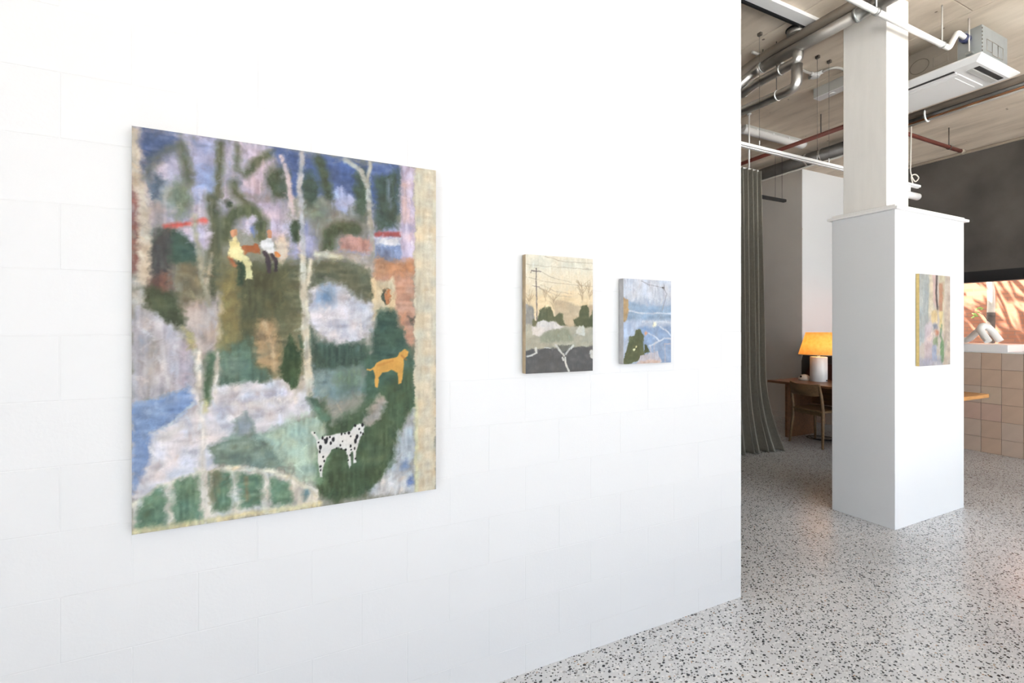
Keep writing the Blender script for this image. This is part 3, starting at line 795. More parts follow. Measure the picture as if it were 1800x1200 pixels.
c.poly([(935, 570), (955, 562), (975, 566), (992, 576), (965, 580), (950, 590), (935, 588)], (216, 210, 206), 0.004)
c.poly([(950, 590), (965, 580), (1000, 578), (1010, 600), (950, 602)], (150, 152, 132), 0.008)
c.poly([(1013, 580), (1017, 571), (1025, 571), (1028, 580), (1028, 588), (1012, 588)], (208, 210, 204), 0.003)
c.poly([(920, 616), (975, 610), (1045, 608), (1045, 656), (918, 662)], (94, 94, 94), 0.005)
c.poly([(978, 606), (1005, 606), (1000, 616), (985, 616)], (110, 112, 104), 0.003)
for pts, w in (([(977, 605), (982, 613), (991, 624)], 3.4), ([(1008, 607), (1000, 616), (994, 622)], 3), ([(993, 628), (994, 638), (1000, 652)], 3.2), ([(927, 627), (944, 620)], 2.4), ([(942, 612), (943, 618)], 4), ([(957, 611), (968, 612)], 1.6), ([(988, 628), (990, 632)], 3), ([(1040, 618), (1041, 626)], 6)):
    c.line(pts, w, (208, 208, 202), 0.002)
c.line([(942, 472), (943, 520), (944, 568)], 1.7, (112, 104, 108), 0.0015)
c.line([(932, 480), (933, 476), (950, 478)], 1.2, (112, 104, 108), 0.0015); c.line([(936, 502), (948, 504)], 1.0, (112, 104, 108), 0.0015)
c.poly([(936, 562), (946, 564), (944, 574), (936, 572)], (110, 110, 84), 0.003)
c.dabs(260, 6, 2.0, 0.07, 0.45, 2)
c.build('canvas', t2)

# ---- blue dusk
yf = BY - 0.034
t3, c = picture('smaller blue canvas of dusk sky with a dark tree and street lights', BY, 0.034,
                plane_x(1096, yf), plane_x(1179.5, yf), 1.283, 1.676, 140, 180, 31, 'canvas_grey', 0.0042)
c.k = 0.55; c.fill((178, 190, 208))
c.poly([(1090, 485), (1185, 488), (1185, 530), (1090, 526)], (203, 209, 221), 0.02)
c.poly([(1100, 528), (1140, 538), (1182, 536), (1182, 562), (1100, 562)], (150, 172, 196), 0.008)
c.poly([(1120, 575), (1182, 572), (1182, 640), (1120, 640)], (146, 168, 200), 0.01)
c.poly([(1095, 565), (1130, 562), (1118, 585), (1095, 600)], (184, 200, 226), 0.01)
for pts, w in (([(1104, 546), (1125, 550), (1180, 551)], 2.4), ([(1130, 565), (1180, 566)], 3.6), ([(1158, 572), (1170, 580), (1180, 590)], 2.2), ([(1140, 586), (1152, 592), (1160, 600)], 2.2), ([(1141, 608), (1155, 602), (1168, 594), (1180, 595)], 2.2)):
    c.line(pts, w, (206, 214, 230), 0.002, 0.9)
c.line([(1127, 494), (1140, 500), (1166, 506), (1172, 516), (1164, 545)], 1.0, (150, 150, 152), 0.0014, 0.85)
c.blob((1166, 506), 2, 1.4, (90, 88, 86), 0.3)
c.poly([(1094, 520), (1103, 526), (1105, 545), (1102, 560), (1094, 568)], (184, 156, 116), 0.004)
c.poly([(1095, 640), (1102, 612), (1106, 592), (1114, 590), (1119, 580), (1125, 579), (1131, 592), (1130, 612), (1133, 624), (1118, 636), (1100, 642)], (92, 98, 68), 0.003)
c.poly([(1132, 604), (1137, 606), (1142, 618), (1132, 620)], (84, 92, 62), 0.0025)
c.poly([(1124, 624), (1140, 620), (1156, 616), (1163, 636), (1120, 640)], (200, 196, 204), 0.003)
c.poly([(1124, 634), (1160, 632), (1160, 640), (1120, 640)], (206, 182, 170), 0.003)
for x_, ya_, yb_ in ((1144, 608, 634), (1150, 606, 634), (1169, 602, 636)): c.line([(x_, ya_), (x_, yb_)], 1.2, (196, 182, 182), 0.0015, 0.9)
c.line([(1168, 604), (1180, 604)], 1.2, (196, 182, 182), 0.0015, 0.9)
c.blob((1150.5, 570), 3.4, 3.6, (250, 240, 206), 0.4); c.blob((1135, 586), 2.8, 3.2, (232, 172, 138), 0.5)
c.blob((1114.5, 613.5), 1.9, 1.7, (250, 242, 190), 0.4); c.blob((1118, 609), 1.8, 1.6, (250, 242, 190), 0.4)
c.dabs(260, 6, 2.0, 0.08, 0.45, 3)
c.build('canvas', t3)

# ---- still life on the column
yb = CYA - 0.002; yf = yb - 0.022
t4, c = picture('tall pale still life canvas with yellow side on the white column', yb, 0.022,
                plane_x(1616, yf), plane_x(1670.3, yf), 1.166, 1.850, 90, 150, 41, 'canvas_yellow', 0.004)
c.k = 0.6; c.fill((206, 196, 186))
c.poly([(1614, 478), (1634, 480), (1633, 560), (1625, 600), (1614, 610)], (186, 190, 186), 0.01)
c.poly([(1634, 480), (1640, 480), (1640, 545), (1632, 560)], (216, 204, 180), 0.008)
c.poly([(1639, 480), (1647, 480), (1646, 540), (1641, 530)], (206, 180, 174), 0.008)
c.poly([(1650, 482), (1662, 482), (1661, 580), (1652, 580)], (214, 202, 174), 0.01)
c.poly([(1661, 482), (1673, 482), (1673, 645), (1658, 645)], (202, 188, 174), 0.01)
c.poly([(1650, 496), (1658, 496), (1657, 546), (1651, 548)], (198, 152, 126), 0.01)
c.line([(1647, 481), (1645.5, 515), (1648, 542)], 3.4, (100, 94, 94), 0.006)
c.poly([(1637, 545), (1648, 545), (1647, 566), (1637, 566)], (222, 196, 150), 0.01)
c.poly([(1651, 548), (1657, 548), (1655, 575), (1652, 575)], (218, 198, 146), 0.008)
c.poly([(1626, 572), (1638, 562), (1640, 640), (1624, 640)], (206, 190, 192), 0.015)
c.poly([(1640, 570), (1648, 568), (1649, 578), (1641, 578)], (148, 154, 166), 0.008)
c.blob((1646.5, 584), 4, 6, (204, 142, 116), 0.5); c.blob((1640.5, 586), 4, 4, (230, 222, 218), 0.6); c.blob((1634, 597), 4, 5, (226, 204, 198), 0.6)
c.poly([(1640, 594), (1648, 590), (1649, 606), (1641, 606)], (150, 164, 132), 0.01)
c.poly([(1639, 605), (1646, 605), (1647, 634), (1638, 634)], (164, 172, 192), 0.01)
c.line([(1655, 572), (1653, 590), (1657, 600)], 3, (142, 166, 132), 0.008)
c.line([(1656, 605), (1656, 630)], 6.5, (122, 156, 116), 0.01)
c.poly([(1612, 628), (1655, 628), (1655, 650), (1612, 650)], (176, 178, 194), 0.02, 0.7)
c.dabs(260, 6, 2.0, 0.07, 0.45, 4)
c.build('canvas', t4)

# ================================================================== counter, sculpture, table
KX = 7.33; KY0 = 1.35; KY1 = YG - 0.01
ct = thing('counter', 'tall counter faced with square clay tiles under the strip window', 'counter', (KX + 0.4, 2.9, 0))
MB().box((KX + 0.012, KY0 + 0.012, 0), (KX + 0.72, KY1, 1.160)).build('body', 'grout', ct)
MB().box((KX - 0.002, KY0, 1.160), (KX + 0.74, KY1, 1.172), bev=0.002).build('ledge', 'slab_white', ct)
tms = []
for k, m_ in enumerate(TILES):
    me = MB().box((0, -0.0975 + 0.0015, -0.0975 + 0.0008), (0.012, 0.0975 - 0.0015, 0.0975 - 0.0008), bev=0.002).mesh('tile'); me.materials.append(m_); tms.append(me)
TP = 0.1765
zr = [0.0, 0.178, 0.376, 0.574, 0.771, 0.969, 1.160]
rk = random.Random(21)
for j in range(6):
    hgt = zr[j + 1] - zr[j]
    y = 2.633 + TP * 12
    i = 0
    while y - TP > KY0 - 0.02:
        if y <= KY1 + 0.02:
            wy = TP; yc = y - TP / 2
            piece('tile', rk.choice(tms), (KX + rk.uniform(0, 0.0012), yc, (zr[j] + zr[j + 1]) / 2), ct, (1, (wy - 0.001) / 0.195, (hgt - 0.001) / 0.195))
        y -= TP
slab = tag(MB().box((KX - 0.004, 2.401, 1.173), (KX + 0.62, KY1, 1.256), bev=0.003).build('countertop', 'slab_white'), 'thick white countertop slab on the tiled counter', 'countertop')

# white looped sculpture
def spx(px, py, dx=0.0):      # on a vertical plane a hand's width behind the slab's edge
    return at(px, py, x=KX + 0.17 + dx)
sc = thing('sculpture', 'white looped tube sculpture standing on the countertop slab', 'sculpture', (KX + 0.2, 2.6, 1.256))
def smooth_path(P, n=8):
    P = [P[0]] + P + [P[-1]]; out = []
    for i in range(1, len(P) - 2):
        for j in range(n):
            t = j / n; a, b, c_, d = P[i - 1], P[i], P[i + 1], P[i + 2]
            out.append(0.5 * ((2 * b) + (c_ - a) * t + (2 * a - 5 * b + 4 * c_ - d) * t * t + (3 * b - a - 3 * c_ + d) * t ** 3))
    out.append(P[-2]); return out
ZB = 1.256 + 0.036
def gz(v, zmin): return Vector((v.x, v.y, max(v.z, zmin)))
loop = [gz(spx(1737, 603, -0.10), ZB), spx(1730, 590, -0.08), spx(1724, 580, -0.05), spx(1727, 573, 0.0), spx(1735, 574, 0.03), spx(1744, 582, 0.05), spx(1752, 592, 0.05), gz(spx(1758, 603, 0.05), ZB)]
MB().tube(smooth_path([Vector(p) for p in loop], 7), 0.037, n=18).build('arch', 'plaster_white', sc)
arm = [spx(1721, 580, 0.03), spx(1712, 588, 0.09), spx(1702, 596, 0.12), gz(spx(1690, 600, 0.14), ZB), gz(spx(1676, 602, 0.15), ZB)]
MB().tube(smooth_path([Vector(p) for p in arm], 7), 0.035, n=18).build('reclining_arm', 'plaster_white', sc)

# wooden table that shows one corner beside the column
tb = thing('side_table', 'orange wood table whose corner shows beside the white column', 'table', (6.15, 2.68, 0))
MB().box((5.62, 2.345, 0.710), (6.72, 2.95, 0.750), bev=0.006, seg=2).build('tabletop', 'pine_table', tb)
for lx in (5.72, 6.22):
    for ly in (2.48, 2.86):
        MB().tube([(lx, ly, 0.0), (lx, ly, 0.713)], [0.016, 0.022], n=12).build('leg', 'pine_table', tb)

# ================================================================== desk corner
dk = thing('desk', 'brown timber desk with panel legs carrying the table lamp', 'desk', (6.27, 3.65, 0))
MB().box((5.90, 2.95, 0.712), (6.65, 4.31, 0.742), bev=0.004, seg=2).build('desktop', 'walnut', dk)
for y in (4.08, 3.14):
    MB().box((5.985, y, 0.0), (6.58, y + 0.035, 0.713), bev=0.002).build('panel_leg', 'walnut', dk)
MB().box((6.50, 3.175, 0.42), (6.52, 4.08, 0.713)).build('modesty_panel', 'walnut', dk)

# lamp
LPX, LPY = 6.37, 3.911
lp = thing('table_lamp', 'lit table lamp with amber paper shade on white cylinder base', 'lamp', (LPX, LPY, 0.742))
MB().lathe([(0.098, 0.0), (0.1, 0.004), (0.1, 0.318), (0.096, 0.324), (0.07, 0.326)], 44, (LPX, LPY, 0.742)).build('base', 'plastic_white', lp)
sh = MB().lathe([(0.234, 0.352), (0.148, 0.648)], 48, (LPX, LPY, 0.742), close=False).build('lamp_shade', 'lamp_paper', lp)
MB().lathe([(0.236, 0.350), (0.236, 0.357), (0.2325, 0.357), (0.2325, 0.350), (0.236, 0.350)], 48, (LPX, LPY, 0.742), close=False).build('shade_rim', 'tan_insulation', sh)
MB().lathe([(0.0005, 0.40), (0.03, 0.415), (0.042, 0.45), (0.036, 0.49), (0.0005, 0.51)], 20, (LPX, LPY, 0.742)).build('bulb', 'bulb_glow', lp)
MB().tube([(LPX, LPY, 1.066), (LPX, LPY, 1.15)], 0.018).build('bulb_holder', 'plastic_white', lp)
MB().box((LPX - 0.006, LPY - 0.112, 0.752), (LPX + 0.006, LPY - 0.095, 0.768)).build('switch', 'black_metal', lp)
ld = bpy.data.lights.new('lamp_bulb', 'POINT'); ld.energy = 2.2; ld.color = (1.0, 0.60, 0.26); ld.shadow_soft_size = 0.045
lo_ = bpy.data.objects.new('lamp_bulb', ld); COL.objects.link(lo_); lo_.location = (LPX, LPY, 0.742 + 0.47); put(lo_, lp)

# small dome
dm = thing('desk_dome', 'small white domed object with a dark hole on the desk', 'ornament', (6.334, 4.079, 0.742))
MB().lathe([(0.066, 0.0), (0.072, 0.008), (0.070, 0.028), (0.058, 0.054), (0.036, 0.072), (0.012, 0.079), (0.001, 0.080)], 32, (6.334, 4.079, 0.742)).build('dome', 'dome_ceramic', dm)
MB().tube([(6.334 - 0.062, 4.079 + 0.012, 0.742 + 0.048), (6.334 - 0.040, 4.079 + 0.008, 0.742 + 0.044)], 0.016, n=16).build('hole', 'black_metal', dm)

# dark high-backed seat on the far side of the desk
ds = thing('dark_armchair', 'dark high-backed chair with a maroon cushion behind the lamp', 'armchair', (7.0, 4.1, 0))
MB().prism([(6.98, 4.54, 0.40), (6.98, 4.54, 0.95), (6.98, 4.49, 1.20), (6.98, 4.44, 1.25), (6.98, 3.78, 1.27), (6.98, 3.70, 1.18), (6.98, 3.66, 0.40)], (0.07, 0, 0)).build('backrest', 'seat_dark', ds)
MB().prism([(6.88, 4.475, 0.46), (6.88, 4.475, 0.66), (6.93, 4.38, 0.92), (6.93, 4.0, 0.94), (6.88, 3.9, 0.46)], (0.045, 0, 0)).build('cushion', 'maroon_leather', ds)
MB().box((6.72, 3.70, 0.38), (7.02, 4.50, 0.46), bev=0.02, seg=2).build('seat', 'seat_dark', ds)
for lx in (6.76, 7.0):
    for ly in (3.75, 4.45): MB().tube([(lx, ly, 0), (lx, ly, 0.385)], 0.014).build('leg', 'black_metal', ds)

# dining chair
ch = thing('dining_chair', 'light wooden dining chair with curved back pulled up to the desk', 'chair', (0, 0, 0))
def cpart(mb, name):
    me = mb.mesh(name); me.materials.append(MATS['oak']); o = bpy.data.objects.new(name, me); COL.objects.link(o); o.parent = ch; return o
# local: faces +y, x to its right
for sgn in (-1, 1):
    cpart(MB().tube([(0.224 * sgn, -0.215, 0), (0.205 * sgn, -0.185, 0.30), (0.200 * sgn, -0.180, 0.45), (0.200 * sgn, -0.205, 0.62), (0.196 * sgn, -0.235, 0.755)], [0.0135, 0.018, 0.020, 0.018, 0.014], n=12), 'leg')
    cpart(MB().tube([(0.215 * sgn, 0.215, 0), (0.20 * sgn, 0.195, 0.44)], [0.0125, 0.019], n=12), 'leg')
ring = []
def rr(x, y, z, w, h, rad=0.06, n=5):
    out = []
    for cx_, cy_, a0 in ((w / 2 - rad, h / 2 - rad, 0), (-w / 2 + rad, h / 2 - rad, 90), (-w / 2 + rad, -h / 2 + rad, 180), (w / 2 - rad, -h / 2 + rad, 270)):
        for k in range(n + 1):
            a = math.radians(a0 + 90 * k / n); out.append((x + cx_ + rad * math.cos(a), y + cy_ + rad * math.sin(a), z))
    return out
cpart(MB().loft([rr(0, 0.01, 0.425, 0.42, 0.42), rr(0, 0.01, 0.430, 0.435, 0.435), rr(0, 0.01, 0.448, 0.435, 0.435), rr(0, 0.01, 0.453, 0.42, 0.42)], smooth=False), 'seat')
cpart(MB().box((-0.19, 0.175, 0.385), (0.19, 0.20, 0.426)), 'apron')
cpart(MB().box((-0.19, -0.19, 0.385), (0.19, -0.168, 0.426)), 'apron')
rows = []
NB = 17
for k in range(NB):
    t = -1 + 2 * k / (NB - 1); x = 0.198 * t; bow = -0.045 * (1 - t * t)
    zt = 0.775 - 0.018 * (1 - t * t); zb_ = 0.640 - 0.022 * (1 - abs(t) ** 6)
    th = 0.011
    rows.append([(x, -0.235 + bow - th, zt), (x, -0.235 + bow + th, zt), (x, -0.208 + bow + th, zb_), (x, -0.208 + bow - th, zb_)])
cpart(MB().loft(rows), 'backrest')
fwd = Vector((0.993, -0.118, 0)).normalized()
mid = (Vector((5.757, 3.488, 0)) + Vector((5.81, 3.933, 0))) / 2 + fwd * 0.215
ch.location = mid; ch.rotation_euler = (0, 0, math.atan2(fwd.y, fwd.x) - PI / 2)

cb_ = MB().tube(smooth_path([Vector(p) for p in [(6.30, 4.0, 0.012), (6.2, 3.85, 0.008), (6.32, 3.72, 0.008), (6.45, 3.80, 0.01), (6.38, 3.95, 0.008), (6.22, 3.98, 0.008), (6.18, 3.78, 0.008), (6.45, 3.55, 0.008)]], 8), 0.005, n=8).build('power_cable', 'black_metal')
tag(cb_, 'loose black cable coiled on the floor under the desk', 'cable')

# ================================================================== curtain
cu = thing('curtain', 'floor-length grey green linen curtain gathered beside the white wall', 'curtain', (4.6, 3.78, 0))
NS, NZ = 220, 70
V = []; Fc = []
ZT = 3.285
def edge(z):
    t = 1 - z / ZT
    return 0.02 + 0.09 * t + 0.21 * max(0, (t - 0.72) / 0.28) ** 1.8
for j in range(NZ + 1):
    z = 0.004 + (ZT - 0.004) * j / NZ; t = 1 - z / ZT
    for i in range(NS + 1):
        s = i / NS
        x = 3.75 + (5.0 - 3.75) * s + edge(z) * s ** 3
        ph = s * 2 * PI * 17 + 0.6 * math.sin(5 * s + 2.2 * t)
        amp = 0.046 + 0.012 * math.sin(9 * s) + 0.012 * t
        y = 3.78 + amp * math.sin(ph) + 0.010 * t * math.sin(ph * 0.5 + 1) - 0.09 * s ** 4 * max(0, (t - 0.7) / 0.3) ** 2
        x += 0.008 * math.cos(ph * 2) + 0.02 * t * math.sin(ph * 0.5)
        if j == 0: y += 0.01 * math.sin(ph * 1.7)
        V.append((x, y, z))
for j in range(NZ):
    for i in range(NS):
        a = j * (NS + 1) + i; Fc.append((a, a + 1, a + NS + 2, a + NS + 1))
me = bpy.data.meshes.new('curtain_cloth'); me.from_pydata(V, [], Fc); me.update()
for p in me.polygons: p.use_smooth = True
me.materials.append(MATS['linen'])
o = bpy.data.objects.new('cloth', me); COL.objects.link(o); put(o, cu)
md = o.modifiers.new('thick', 'SOLIDIFY'); md.thickness = 0.003
ctk = thing('curtain_track', 'thin white curtain track hung from the ceiling on a rod', 'curtain track', (4.6, 3.78, 3.3))
MB().box((3.7, 3.772, 3.288), (5.02, 3.792, 3.304), bev=0.002).build('track', 'white_trim', ctk)
for x in (4.86, 3.9):
    MB().tube([(x, 3.782, 3.30), (x, 3.782, CEIL)], 0.009, n=10).build('hanger_rod', 'white_trim', ctk)
    MB().lathe([(0.025, -0.012), (0.025, 0.0)], 16, (x, 3.782, CEIL - 0.006)).build('ceiling_plate', 'white_trim', ctk)

# ================================================================== lights hung in the room
YR, ZR = 2.71, 2.962
rl = thing('pendant_rail', 'long slim white lighting rail hung on wires, lamp at its end', 'light rail', (4.8, YR, ZR))
xe = at(1616, 331, y=YR).x
MB().box((2.6, YR - 0.016, ZR - 0.002), (xe, YR + 0.016, ZR + 0.022), bev=0.003).build('rail', 'plastic_white', rl)
MB().box((2.6, YR - 0.010, ZR - 0.016), (xe - 0.03, YR + 0.010, ZR - 0.009)).build('conductor_strip', 'plastic_white', rl)
for x in (2.9, 3.61, 4.392, 4.568):
    MB().tube([(x, YR, ZR + 0.05), (x, YR, CEIL - 0.006)], 0.0014, n=6).build('wire', 'wire_dark', rl)
    MB().tube([(x, YR, ZR + 0.02), (x, YR, ZR + 0.07)], 0.004, n=8).build('wire_grip', 'plastic_white', rl)
    MB().box((x - 0.012, YR - 0.02, CEIL - 0.03), (x + 0.012, YR + 0.012, CEIL - 0.006)).build('ceiling_hook', 'wire_dark', rl)
xl = at(1609, 341, y=YR).x
MB().tube([(xl - 0.32, YR, ZR - 0.105), (xl + 0.045, YR, ZR - 0.105)], 0.036, n=20).build('lamp_head', 'plastic_white', rl)
MB().box((xl - 0.16, YR - 0.008, ZR - 0.08), (xl - 0.11, YR + 0.008, ZR + 0.0)).build('lamp_bracket', 'plastic_white', rl)
xk = at(1601, 300, y=YR).x
kb = [Vector((xk + 0.03, YR, CEIL - 0.01)), Vector((xk + 0.01, YR, 3.6)), Vector((xk - 0.005, YR, 3.2)), Vector((xk + 0.0, YR, 3.09)), Vector((xk + 0.06, YR - 0.01, 3.01)), Vector((xk + 0.11, YR - 0.02, 3.05)), Vector((xk + 0.07, YR - 0.01, 3.085)), Vector((xk + 0.01, YR, 3.06)), Vector((xk + 0.04, YR, ZR + 0.02))]
MB().tube(smooth_path(kb, 8), 0.006, n=8).build('cable', 'cable_white', rl)

bt = thing('batten_light', 'white ceiling batten light with clear ribbed cover near the curtain', 'ceiling light', (5.64, 4.03, CEIL))
MB().box((5.07, 3.985, 3.90), (6.22, 4.085, CEIL - 0.006), bev=0.004).build('housing', 'plastic_grey', bt)
rows = []
for k in range(9):
    a = PI * k / 8; rows.append((math.cos(a) * 0.065, -math.sin(a) * 0.055))
MB().loft([[(x, 4.035 + u, 3.902 + w) for u, w in rows] for x in (5.05, 5.08, 6.20, 6.23)]).build('diffuser', 'diffuser', bt)
for x in (5.25, 5.55, 5.85, 6.1): MB().box((x, 3.968, 3.89), (x + 0.02, 4.102, 3.91)).build('clip', 'plastic_white', bt)

bk = thing('black_pendant', 'short black bar lamp hung on two wires beside the curtain', 'pendant light', (6.17, 4.4, 3.25))
MB().box((5.75, 4.375, 3.235), (6.40, 4.425, 3.275), bev=0.005).build('bar', 'black_metal', bk)
for x in (6.19, 6.335): MB().tube([(x, 4.4, 3.27), (x, 4.4, CEIL - 0.006)], 0.0022, n=6).build('wire', 'black_metal', bk)

# ceiling junction box by the column
jb = thing('ceiling_box', 'oblong white ceiling box with a round lens near the column', 'ceiling fitting', (5.03, 2.9, CEIL))
MB().box((4.965, 2.66, 3.845), (5.075, 3.105, CEIL - 0.006), bev=0.003).build('housing', 'plastic_grey', jb)
MB().box((4.967, 2.662, 3.840), (5.073, 3.103, 3.846)).build('cover', 'plastic_white', jb)
MB().lathe([(0.026, -0.010), (0.034, 0.0)], 24, (5.02, 2.95, 3.841)).build('lens', 'diffuser', jb)
cd = thing('conduit', 'grey surface conduit with a junction tee across the ceiling', 'conduit', (4.4, 2.9, CEIL))
ZC = 3.925
tee = at(1433, 132, z=ZC)
MB().tube([(tee.x - 0.9, tee.y, ZC), (tee.x - 0.03, tee.y, ZC)], 0.0125, n=12).build('pipe', 'conduit_grey', cd)
MB().tube([(tee.x, tee.y - 0.02, ZC), (tee.x + 0.01, at(1468, 118, z=ZC).y, ZC), (tee.x + 0.25, at(1468, 118, z=ZC).y - 0.02, ZC)], 0.0125, n=12, bend=0.07).build('pipe', 'conduit_grey', cd)
MB().lathe([(0.040, -0.022), (0.040, 0.012)], 20, (tee.x, tee.y, ZC)).tube([(tee.x - 0.07, tee.y, ZC), (tee.x, tee.y, ZC)], 0.018).tube([(tee.x, tee.y - 0.07, ZC), (tee.x, tee.y + 0.06, ZC)], 0.018).build('junction_tee', 'diffuser', cd)

# ================================================================== pipes and ducts under the ceiling
def band(p, axis, a, b, parent, name='tape_band', m='tape', r=0.0055):
    ax = Vector(axis).normalized(); u = ax.cross(Vector((0, 0, 1))).normalized(); w = u.cross(ax)
    pts = [Vector(p) + u * a * math.cos(2 * PI * k / 24) + w * b * math.sin(2 * PI * k / 24) for k in range(25)]
    return MB().tube(pts, r, n=8, caps=False).build(name, m, parent)
def clamp(p, axis, r, w, m, parent, name='clamp_ring'):
    a = Vector(axis).normalized()
    return MB().tube([Vector(p) - a * w / 2, Vector(p) + a * w / 2], r, n=20).build(name, m, parent)
XA = 3.85
def onx(px, py, x=XA): return at(px, py, x=x)
pa0, pa1 = onx(1545, 2), onx(1340, 121)
za_ = (pa0.z + pa1.z) / 2
dA = thing('insulated_duct', 'long grey steel pipe crossing high in front of the column', 'pipe', (XA, 2.2, za_), 'pipes under the ceiling')
e1 = Vector((XA, pa1.y, za_)); e2 = onx(1313, 131); e3 = onx(1304, 165)
MB().tube([(XA, 1.0, za_), (XA, onx(1508, 20).y, za_)], 0.049, n=22).build('sleeve', 'foil', dA)
MB().tube([(XA, onx(1509, 20).y, za_), e1], 0.045, n=22).build('pipe', 'galvanised_dull', dA)
MB().tube([e1, e1 + Vector((-0.0, 0.10, -0.01)), e1 + Vector((-0.12, 0.30, -0.16)), e1 + Vector((-0.20, 0.55, -0.55))], 0.046, n=22, bend=0.12).build('elbow', 'foil', dA)
band(e1, (0, 1, 0), 0.047, 0.047, dA); clamp((XA, onx(1507, 22).y, za_), (0, 1, 0), 0.052, 0.02, 'galvanised', dA)
for px_ in (1341,):
    q = onx(px_, 100); MB().tube([(XA, q.y, za_), (XA, q.y, CEIL - 0.004)], 0.005, n=8).build('hanger_rod', 'wire_dark', dA)
q = Vector((XA, 2.33, za_))
MB().tube([(XA, 2.42, za_), (XA, 2.42, CEIL - 0.004)], 0.004, n=8).build('hanger_rod', 'wire_dark', dA)
dB = thing('insulated_duct', 'brown steel pipe running beside and above the long grey pipe', 'pipe', (XA + 0.05, 2.2, za_ + 0.10), 'pipes under the ceiling')
MB().tube([(XA - 0.015, 0.8, za_ + 0.085), (XA - 0.015, 2.85, za_ + 0.085), (XA - 0.10, 3.1, za_ - 0.02), (XA - 0.25, 3.4, za_ - 0.3)], 0.038, n=20, bend=0.15).build('pipe', 'pipe_brown', dB)

c0 = onx(1406, 86); c1 = onx(1403, 107); c2 = onx(1332, 145); c3 = onx(1300, 168)
dC = thing('foil_pipe', 'foil wrapped pipe with white tape bands below the steel pipe', 'pipe', c1, 'pipes under the ceiling')
MB().tube([Vector((XA, c1.y, za_ - 0.02)), c1, c2, c3 + Vector((-0.05, 0.1, -0.05))], 0.040, n=22, bend=0.06).build('wrap', 'foil', dC)
for px_, py_ in ((1374, 122), (1309, 166)):
    p = c1 + (c2 - c1) * ((px_ - 1403) / (1332 - 1403)) if px_ > 1332 else c2 + (c3 - c2) * ((px_ - 1332) / (1300 - 1332))
    band(p, c2 - c1, 0.041, 0.041, dC)
d0 = onx(1398, 118); d1 = onx(1401, 153); d2 = onx(1300, 197)
dD = thing('foil_pipe', 'lowest foil wrapped pipe with a dropped elbow under the ceiling', 'pipe', d1, 'pipes under the ceiling')
MB().tube([Vector((XA, d1.y, c1.z - 0.03)), d1, d2, d2 + (d2 - d1) * 0.4], 0.042, n=22, bend=0.07).build('wrap', 'foil', dD)
band(d1 + (d2 - d1) * 0.31, d2 - d1, 0.043, 0.043, dD)
MB().tube([d1 + (d2 - d1) * 0.33, Vector(((d1 + (d2 - d1) * 0.33).x, (d1 + (d2 - d1) * 0.33).y, CEIL - 0.004))], 0.0035, n=8).build('hanger_rod', 'wire_dark', dD)

cq = at(1399, 58, z=CEIL - 0.04)
dcl = thing('duct_collar', 'round grey duct collar at the ceiling above the pipes', 'duct', (cq.x, cq.y, CEIL))
MB().lathe([(0.066, -0.058), (0.069, -0.052), (0.069, -0.006)], 28, (cq.x, cq.y, CEIL)).build('sleeve', 'galvanised_dull', dcl)
MB().lathe([(0.076, -0.016), (0.076, -0.006)], 28, (cq.x, cq.y, CEIL)).build('flange', 'black_metal', dcl)

# white cable tray at the top
ty = at(1370, 22, z=CEIL - 0.05).y
cyt = thing('cable_tray', 'white cable tray fixed flat under the concrete ceiling', 'cable tray', (3.2, ty, CEIL - 0.05))
x_end = at(1440, 42, z=CEIL - 0.05).x
MB().box((1.8, ty - 0.05, CEIL - 0.035), (x_end, ty + 0.035, CEIL - 0.006)).build('tray', 'plastic_white', cyt)
MB().box((1.8, ty + 0.042, CEIL - 0.04), (x_end - 0.03, ty + 0.064, CEIL - 0.006)).build('gap_shade', 'black_metal', cyt)  # black strip puts the shade of the tray's gap into colour
MB().box((1.8, ty + 0.10, CEIL - 0.03), (2.9, ty + 0.115, CEIL - 0.006)).build('batten_strip', 'plastic_white', cyt)

# red sprinkler pipe: one run along the room, one to the dark wall
ZP = 3.70
rp = thing('sprinkler_pipe', 'dark red sprinkler pipe turning a corner under the ceiling', 'pipe', (5.62, 3.0, ZP), 'pipes under the ceiling')
MB().tube([(5.625, 6.8, ZP), (5.625, 2.975, ZP)], 0.0245, n=16).build('pipe', 'red_pipe', rp)
MB().tube([(5.625, 2.975, ZP), (7.76, 2.975, ZP)], 0.0225, n=16).build('pipe', 'red_pipe', rp)
MB().tube([(5.58, 2.975, ZP), (5.70, 2.975, ZP)], 0.031, n=16).build('elbow', 'red_pipe', rp)
MB().tube([(7.74, 2.975, ZP), (7.80, 2.975, ZP)], 0.030, n=16).build('end_cap', 'tan_insulation', rp)
hx = at(1668, 258, y=2.975).x
MB().tube([(hx, 2.975, ZP), (hx, 2.975, CEIL - 0.004)], 0.006, n=8).build('hanger_rod', 'wire_dark', rp)
clamp((hx, 2.975, ZP), (1, 0, 0), 0.028, 0.02, 'wire_dark', rp)
hy = at(1443, 232, x=5.625).y
MB().tube([(5.625, hy, ZP), (5.625, hy, CEIL - 0.004)], 0.006, n=8).build('hanger_rod', 'wire_dark', rp)

